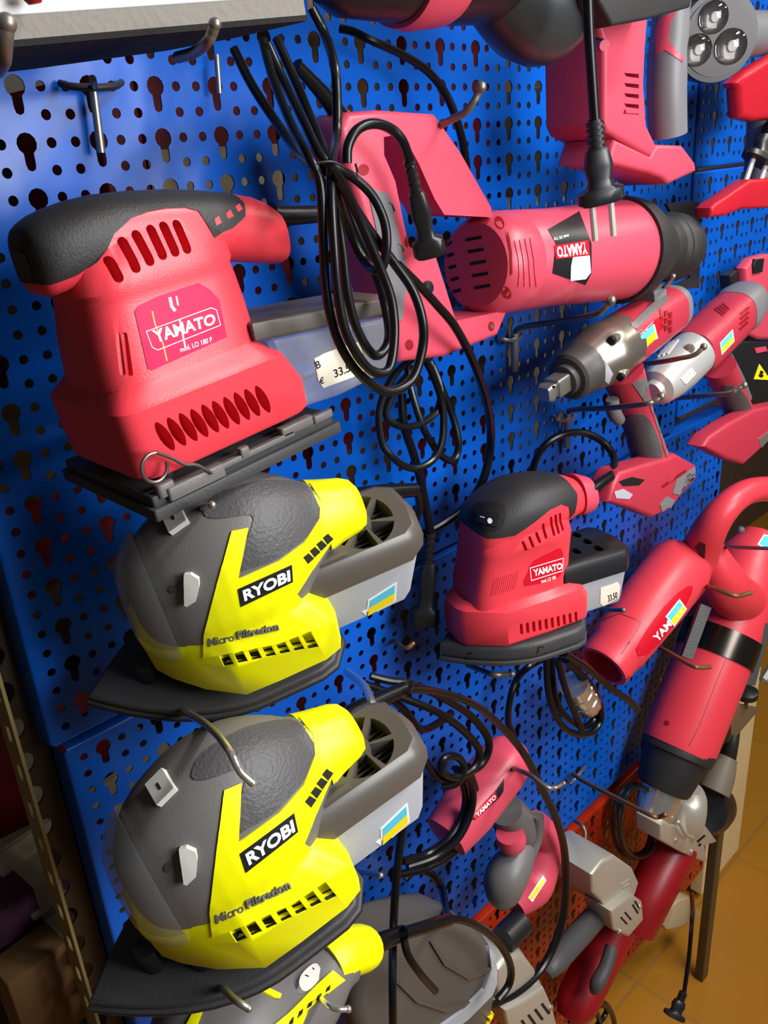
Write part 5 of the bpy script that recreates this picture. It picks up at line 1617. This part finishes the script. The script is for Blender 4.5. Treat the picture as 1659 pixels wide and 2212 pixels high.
# ================================================================ right edge: laser level, post, pipes, plug
def right_edge():
    F = Fr(W(1636, 680, .05))
    t = thing('laser_level', 'red and black laser level with a yellow warning triangle, at the right edge', 'laser level', F)
    obj('case', traced(F, [(1612, 580), (1628, 558), (1660, 548), (1720, 552), (1720, 735), (1640, 734), (1616, 722)], -10, 12, 8), RED2, t)
    obj('button', traced(F, [(1629, 572), (1634, 560), (1652, 558), (1648, 588), (1630, 592)], -14, 0, 2), BLK, t)
    o = obj('base', traced(F, [(1576, 742), (1620, 736), (1720, 738), (1720, 872), (1640, 872), (1622, 866), (1586, 800)], -6, 14, 5), BLK, t, 'black base')
    obj('side_block', traced(F, [(1578, 596), (1590, 584), (1614, 586), (1614, 624), (1580, 626)], 2, 22, 4), BLK, t)
    B = bvh(o.data)
    obj('red_button', decal(F, B, [(1628, 752), (1652, 748), (1656, 758), (1632, 763)], 0, 2, .6), RED2, o)
    w = obj('warning_triangle', decal(F, B, [(1640, 786), (1628, 819), (1664, 821)], 0, .6, .5), SUNY, o, 'yellow warning triangle')
    star = []
    for k in range(16):
        a = math.pi * 2 * k / 16
        r = 8 if k % 2 else 3
        star.append((1643 + r * .8 * math.cos(a), 808 + r * math.sin(a)))
    obj('burst_mark', decal(F, B, star, 0, .9, .4), BLK, w)
    # dark post standing on the floor
    F = Fr(W(1524, 2022, .1))
    top = F.at(1578, 1500, .1)
    t = thing('steel_post', 'dark olive square steel post standing on the floor beside the red board', 'post', F)
    pm = mat('dark_olive_paint', srgb(74, 64, 40), .45, var=.2)
    z0 = F.loc((0, 0, 0.0)).z
    obj('tube', box(-14, 14, -10, 10, z0, top.z, 2), pm, t)
    # grey pipe fitting
    F = Fr(W(1560, 1680, .11))
    t = thing('pipe_elbow', 'grey flared hose connector hanging beside the dark post', 'hose connector', F)
    gm = mat('dull_taupe', srgb(112, 102, 86), .55, var=.1)
    r = lambda x: F.r(1560, 1680, .11, x)
    obj('socket', turned(F.at(1572, 1636, .11), F.at(1542, 1708, .11), [(0, r(14)), (0, r(21)), (.12, r(22)), (.16, r(24)), (.5, r(30)), (.9, r(33)), (1, r(33)), (1, r(24))], 32), gm, t)
    obj('hose', limb(F, [(1590, 1530, .1, 12), (1586, 1570, .105, 13), (1580, 1606, .11, 15), (1573, 1640, .11, 16)]), mat('black_hose', srgb(34, 32, 28), .5), t, 'black hose')
    # flat brown blade guard
    F = Fr(W(1610, 1560, .14))
    t = thing('wheel_guard', 'flat grey brown metal guard with a dark knob, above the cream board', 'guard', F)
    obj('sheet', traced(F, [(1578, 1528), (1600, 1522), (1640, 1530), (1636, 1538), (1592, 1590), (1580, 1588)], 0, 10, 1), mat('grey_brown_metal', srgb(120, 100, 78), .45, metal=.3), t)
    obj('knob', turned(F.at(1614, 1488, .14), F.at(1612, 1514, .14), [(0, r(10)), (.2, r(22)), (.6, r(22)), (.8, r(10)), (1, r(4))], 24), BLK, t)
    obj('stem', tube([F.at(1613, 1508, .14), F.at(1611, 1530, .14)], r(4), 8, 2), GUN, t)
    # hanging plug low right, bag
    F0 = Fr(W(1490, 2000, .24))
    hp = thing('power_plug', 'black plug hanging on a straight cord in front of the tan floor', 'plug', F0)
    q = [(1494, 1930, .10), (1496, 1965, .2), (1494, 2000, .23), (1488, 2070, .24), (1477, 2150, .25)]
    obj('cord', tube(F0.chain(q), [F0.r(x, y, d, 4.5) for x, y, d in q], 10, 6), CORD, hp)
    plug(F0, hp, [(1477, 2142, .25), (1466, 2170, .25), (1455, 2198, .25)], 19, pins=False)
    F = Fr(W(1470, 1970, .06))
    t = thing('paper_bag', 'crumpled pale paper bag hanging below the rear grinder', 'bag', F)
    obj('sheet', traced(F, [(1446, 1962), (1470, 1944), (1490, 1938), (1514, 1974), (1492, 1990), (1470, 2004), (1440, 2010), (1428, 1994)], 0, 26, 4), mat('pale_paper', srgb(190, 168, 132), .8, bump=.8, bscale=30), t)
    obj('grommet', turned(F.at(1428, 1980, .08), F.at(1426, 1984, .07), [(0, F.r(1428, 1982, .07, 9)), (1, F.r(1428, 1982, .07, 10))], 20), BLK, t)
    F0 = Fr(W(1370, 1760, .06))
    c = thing('cord_coil', 'dark cord coil hanging on the red board left of the domed grinder', 'cord', F0)
    for dx, dy in ((0, 0), (8, 6), (-6, 10)):
        q = [(1372 + 46 * math.cos(math.radians(a)) * (.9 if dx else 1) + dx, 1770 + 76 * math.sin(math.radians(a)) + dy, .05 + .004 * dx) for a in range(0, 361, 30)]
        obj('strand', tube(F0.chain(q), F0.r(1370, 1760, .05, 5.5), 10, 4), CORD, c)
    F0 = Fr(W(1270, 2190, .04))
    c = thing('cord_coil', 'dark tangled cord at the foot of the red board, bottom edge', 'cord', F0)
    for pts in ([(1230, 2212), (1250, 2180), (1275, 2172), (1290, 2190), (1300, 2230)], [(1250, 2230), (1270, 2195), (1300, 2170), (1310, 2185), (1290, 2215), (1270, 2230)], [(1290, 2165), (1310, 2170), (1325, 2200), (1330, 2240)]):
        q = [(x, y, .05) for x, y in pts]
        obj('strand', tube(F0.chain(q), F0.r(1270, 2190, .05, 6), 10, 5), CORD, c)


right_edge()
# ================================================================ pegboard hooks
def hook(label, arm, rpx, m=WIRE, ball_px=0, pin=None, cross=None, name='pegboard_hook'):
    F = Fr(W(*arm[0]))
    t = thing(name, label, 'hook', F)
    r = [F.r(*p, rpx) for p in arm]
    P = F.chain(arm)
    obj('arm', tube(P, r, 12, 6), m, t)
    if ball_px:
        obj('tip', ball(P[-1], F.r(*arm[-1], ball_px), 12), m, t)
    if pin:
        a, b = F.at(pin[0], pin[1], .012), F.at(pin[2], pin[3], .012)
        obj('pin', tube([a, (a + b) / 2, b], F.r(pin[0], pin[1], .012, pin[4]), 12, 2), STEEL, t)
    if cross:
        xa, xb, y, yb, w = cross
        q = [F.at(xa, y - 6, .004), F.at(xa + (xb - xa) * .15, y, .012), F.at((xa + xb) / 2, (y + yb) / 2 + 3, .016), F.at(xb - (xb - xa) * .12, yb, .012), F.at(xb, yb - 8, .004)]
        obj('crossbar', tube(q, F.r(xa, y, .012, w), 10, 5), m if m.name == 'blackened_steel' else STEEL, t)
    return t


hook('dark hook with ball tip in front of the silver belt sander', [(384, 124, .16), (420, 113, .2), (447, 92, .238), (458, 72, .245), (464, 52, .248)], 12, WIRE, 14, (468, 118, 474, 202, 6))
hook('thick hook tip at the left edge, in front of the silver belt sander', [(-6, 150, .2), (6, 128, .235), (10, 90, .248), (14, 50, .252)], 18, WIRE, 22)
hook('steel hook with crossbar and long pin, between belt sander and sheet sander', [(204, 186, .012), (202, 178, .05), (200, 170, .08)], 8, mat('blackened_steel', srgb(52, 50, 50), .45, metal=.5), 0, (201, 188, 219, 330, 9), (130, 262, 186, 186, 8))
hook('long dull hook with ball tip through the saw handle', [(868, 315, .012), (900, 300, .08), (960, 266, .13), (1003, 244, .152), (1022, 222, .16), (1032, 204, .163), (1039, 188, .166)], 8, WIRE, 12)
hook('grey hook with crossbar below the saw, its ball tip over the impact wrench', [(1114, 716, .012), (1131, 706, .03), (1215, 693, .1), (1284, 680, .155), (1304, 668, .168), (1320, 649, .176)], 6.5, WIRE, 11, (1112, 720, 1112, 802, 8), (1078, 1128, 732, 732, 4.5))
hook('grey hook with crossbar in front of the impact wrench handle', [(1228, 888, .012), (1250, 884, .04), (1307, 882, .12), (1384, 874, .2), (1412, 867, .215), (1428, 856, .22)], 6, WIRE, 9, (1226, 893, 1224, 966, 7), (1196, 1242, 905, 905, 4.5))
hook('grey hook in front of the silver head of the impact driver', [(1360, 788, .06), (1412, 784, .14), (1470, 774, .19), (1501, 766, .208), (1520, 749, .215)], 5.5, WIRE, 8)
hook('grey hook under the silver head of the impact driver', [(1440, 862, .05), (1509, 856, .14), (1572, 850, .2), (1592, 841, .212), (1607, 832, .218)], 5.5, WIRE, 8)
hook('short steel pin beside the black saw shoe', [(1432, 622, .13), (1440, 616, .15), (1448, 606, .16), (1454, 597, .165)], 5, STEEL, 6)
hook('small steel hook tip under the dust box of the small palm sander', [(1290, 1312, .05), (1316, 1317, .1), (1346, 1318, .14)], 5, WIRE, 6)
hook('bent hook under the black pad of the small palm sander', [(1010, 1436, .05), (1040, 1448, .1), (1062, 1456, .13), (1084, 1458, .14), (1106, 1456, .15)], 6, WIRE, 7)
hook('brown bent hook beside the red heat gun shoulder', [(1500, 1258, .1), (1542, 1271, .16), (1584, 1286, .195), (1602, 1286, .2), (1621, 1281, .205)], 5, mat('rusty_wire', srgb(132, 96, 64), .5, metal=.6), 5)
hook('brown bent hook below the red heat gun label', [(1420, 1398, .1), (1440, 1407, .13), (1494, 1437, .19), (1512, 1442, .2), (1533, 1441, .205)], 5, MATS['rusty_wire'], 5)
hook('thin straight hook across the blower sticker at the right edge', [(1560, 1180, .1), (1588, 1182, .16), (1640, 1184, .21), (1700, 1186, .25)], 4, WIRE, 0)
hook('chrome hook supporting the right end of the upper yellow sander', [(750, 1452, .1), (785, 1480, .2), (803, 1515, .255), (816, 1543, .27), (832, 1552, .275), (852, 1546, .28)], 9, CHROME, 9.5)
hook('chrome hook pointing down over the grey top of the lower yellow sander', [(392, 1535, .12), (432, 1556, .22), (462, 1580, .28), (484, 1606, .315), (502, 1634, .33), (520, 1668, .335), (545, 1692, .34)], 9, CHROME, 9.5)
hook('bright hook tip under the black base of the sheet sander', [(400, 1106, .08), (430, 1100, .16), (458, 1091, .222)], 8, STEEL, 9)
hook('bright hook tip between the lower yellow sander and its hanging cord', [(770, 1880, .08), (796, 1886, .13), (822, 1891, .17)], 6, STEEL, 7)
hook('steel hook tip in front of the bottom yellow sander shell', [(460, 2118, .2), (486, 2140, .29), (508, 2160, .32), (537, 2179, .33)], 8, STEEL, 8)
hook('curved steel hook beside the bottom yellow sander band', [(680, 2142, .2), (704, 2168, .26), (726, 2180, .275), (752, 2180, .28)], 6, CHROME, 8)
hook('long rusty hook reaching to the silver gear head of the rear grinder', [(1238, 1672, .01), (1262, 1688, .05), (1340, 1728, .14), (1404, 1760, .2), (1422, 1765, .21), (1436, 1760, .22)], 5, MATS['rusty_wire'], 6, None, (1226, 1262, 1690, 1664, 4))
hook('dull hook through the top of the rose red driver', [(1095, 1655, .1), (1120, 1664, .16), (1147, 1676, .19), (1180, 1700, .215), (1198, 1702, .22), (1217, 1692, .225)], 5.5, WIRE, 6)
hook('small brass coloured hook near the straight cord plug', [(852, 1384, .005), (862, 1393, .03), (878, 1400, .05), (892, 1390, .055)], 5, mat('brass_wire', srgb(160, 120, 70), .4, metal=.7), 5)
hook('small curled hook above the front grinder spindle', [(1243, 1774, .005), (1256, 1782, .03), (1264, 1796, .04), (1264, 1815, .045)], 4, WIRE, 4)

# ================================================================ shelf upright and cartons at the left
F = Fr(W(120, 1800, -.03))
up = thing('shelf_upright', 'dark brown perforated steel shelf upright beside the left edge of the boards', 'shelf post', F)
UPM = mat('dark_brown_steel', srgb(46, 32, 20), .5, var=.15)  # darker tone than the slotted flange
OLV = mat('olive_beige_steel', srgb(132, 116, 74), .5, var=.1)
x1 = F.loc(Vector((-100 * K / 1000, 0, 0)) + Vector((0, 0, FLOOR))).x
pL = F.at(206, 2212, -.035).x
pL2 = F.at(10, 1600, -.035).x
z0, z1 = F.loc(Vector((0, 0, .02))).z, F.loc(Vector((0, 0, FLOOR + .32))).z
xl = (pL + pL2) / 2
face = [(xl, 0), (x1, 0), (x1, 3), (xl, 3)]
plate = box(xl, x1 + 18, 0, 3, z0, z1)
holes = []
zz = z1 - 30
k = 0
while zz > z0 + 300:
    holes.append(slab_y([(x1 - 12 + 12 * math.cos(a), zz + 12 * math.sin(a)) for a in [j * .4488 for j in range(14)]], -10, 14))
    zz -= 38
    k += 1
obj('front_plate', boolean(mesh_from(plate), holes), UPM, up)
fl = box(xl - 3, xl, -28, 6, z0, z1)
sl = []
zz = z1 - 20
while zz > z0 + 250:
    sl.append(box(xl - 20, xl + 20, -18, -8, zz - 9, zz + 9))
    zz -= 42
obj('slotted_flange', boolean(mesh_from(fl), sl), OLV, up, 'olive slotted flange')
obj('rear_flange', box(x1 + 15, x1 + 18, 0, 60, z0, z1), OLV, up)

# things standing behind the boards; brown and red darkened to put shade there
CARD = mat('brown_cardboard', srgb(112, 80, 46), .8, var=.15)
CARDL = mat('pale_cardboard', srgb(176, 158, 126), .8, var=.1)
PURP = mat('purple_carton', srgb(82, 40, 66), .6, var=.1)
REDC = mat('red_carton', srgb(122, 14, 22), .6, var=.15)


def carton(label, px, w, h, dp, m, yaw=0, open_top=False, edge=CARDL):
    """box whose near lower left corner shows at px = (x, y, d); w right, dp back, h up (survey mm)"""
    F = Fr(W(*px), 0, yaw, 0)
    t = thing('carton', label, 'carton', F)
    T = 5
    if open_top:
        body = join(box(0, w, 0, T, 0, h), box(0, w, dp - T, dp, 0, h), box(0, T, T, dp - T, 0, h), box(w - T, w, T, dp - T, 0, h), box(T, w - T, T, dp - T, 0, T))
        obj('body', body, m, t)
        for s, q in (('f', [(0, -2, h), (w, -2, h), (w, -70, h - 45), (0, -70, h - 45)]), ('l', [(-2, 0, h), (-60, 0, h + 30), (-60, dp, h + 30), (-2, dp, h)])):
            a = [Vector(p) for p in q]
            n = (a[1] - a[0]).cross(a[2] - a[0]).normalized() * 4
            obj('flap', (a + [p + n for p in a], [[0, 1, 2, 3], [7, 6, 5, 4], [0, 4, 5, 1], [1, 5, 6, 2], [2, 6, 7, 3], [3, 7, 4, 0]]), edge, t, 'pale folded flap')
    else:
        obj('body', box(0, w, 0, dp, 0, h, 2), m, t)
        obj('tape', box(w * .42, w * .58, -.8, dp + .8, -.5 + h * .0, h + .8), edge, t)
    return t


def stand(z):
    return F.loc(Vector((0, 0, z))).z


def block(name, label, cat, x0, x1_, y0, y1, z0, z1, m, extra=None):
    """plain carton given in survey mm of the room"""
    Fb = Fr(Vector((x0 * K / 1000, y0 * K / 1000, FLOOR + z0 * K / 1000)))
    t = thing(name, label, cat, Fb)
    w, dp, h = x1_ - x0, y1 - y0, z1 - z0
    obj('body', box(0, w, 0, dp, 0, h, 3), m, t)
    if extra: obj('band', box(-.6, w + .6, -.8, 0.5, h * .3, h * .62), extra, t)
    return t


FL = -1843
block('dark_backing', 'dark brown sheet added behind the boards so the pegboard holes look dark', 'sheet metal', -60, 1700, 330, 340, FL, 700, UPM)  # backing added to keep the space behind the holes dark
for i, (xa, xb, za, zb, m, e, lab) in enumerate((
        (120, 165, -160, 60, REDC, None, 'narrow red carton behind the board, glimpsed through holes left of the saw'),
        (170, 330, -160, 90, REDC, CARDL, 'red carton with pale band behind the board near the saw plug'),
        (345, 520, -120, 160, CARD, None, 'brown carton behind the board above the saw barrel'),
        (530, 690, -60, 120, REDC, None, 'red carton behind the board by the cordless saw'),
        (180, 330, -480, -190, REDC, None, 'red carton behind the board at the lower cord coil'),
        (345, 500, -470, -150, CARD, REDC, 'brown carton with red band behind the board near the wrench hook'),
        (510, 660, -480, -140, REDC, CARD, 'red carton with brown band behind the impact wrench'),
        (700, 900, -480, -100, CARDL, None, 'pale carton behind the board at the far right'),
        (930, 1180, -420, 60, CARDL, CARD, 'pale carton with brown band behind the far right board'),
        (-60, 120, -480, -200, CARD, REDC, 'brown carton with red band behind the board under the sheet sander'),
        (200, 420, -1100, -620, REDC, None, 'red carton behind the lower blue board, middle'))):
    block('carton', lab, 'carton', xa, xb, 120 + 6 * (i % 3), 300, za, zb, m, e)
# shelves carrying them
for z, lab in ((-165, 'dark shelf behind the upper board'), (-485, 'dark shelf behind the middle of the boards'), (-1105, 'dark shelf behind the lower board')):
    block('shelf', lab, 'shelf', -70, 1700, 100, 325, z - 14, z - 1, UPM)

# left lower corner: open boxes standing behind the upright
carton('open pale carton with torn flaps at the left edge', (60, 2110, -.17), 240, 180, 130, CARDL, 8, True)
carton('purple carton below the torn open carton', (-20, 2190, -.1), 180, 110, 45, PURP, 6)
carton('brown carton in the bottom left corner', (70, 2290, -.05), 150, 110, 42, CARD, 4)
carton('red carton behind the shelf upright at the left edge', (-50, 1840, -.3), 190, 150, 150, REDC, 0)
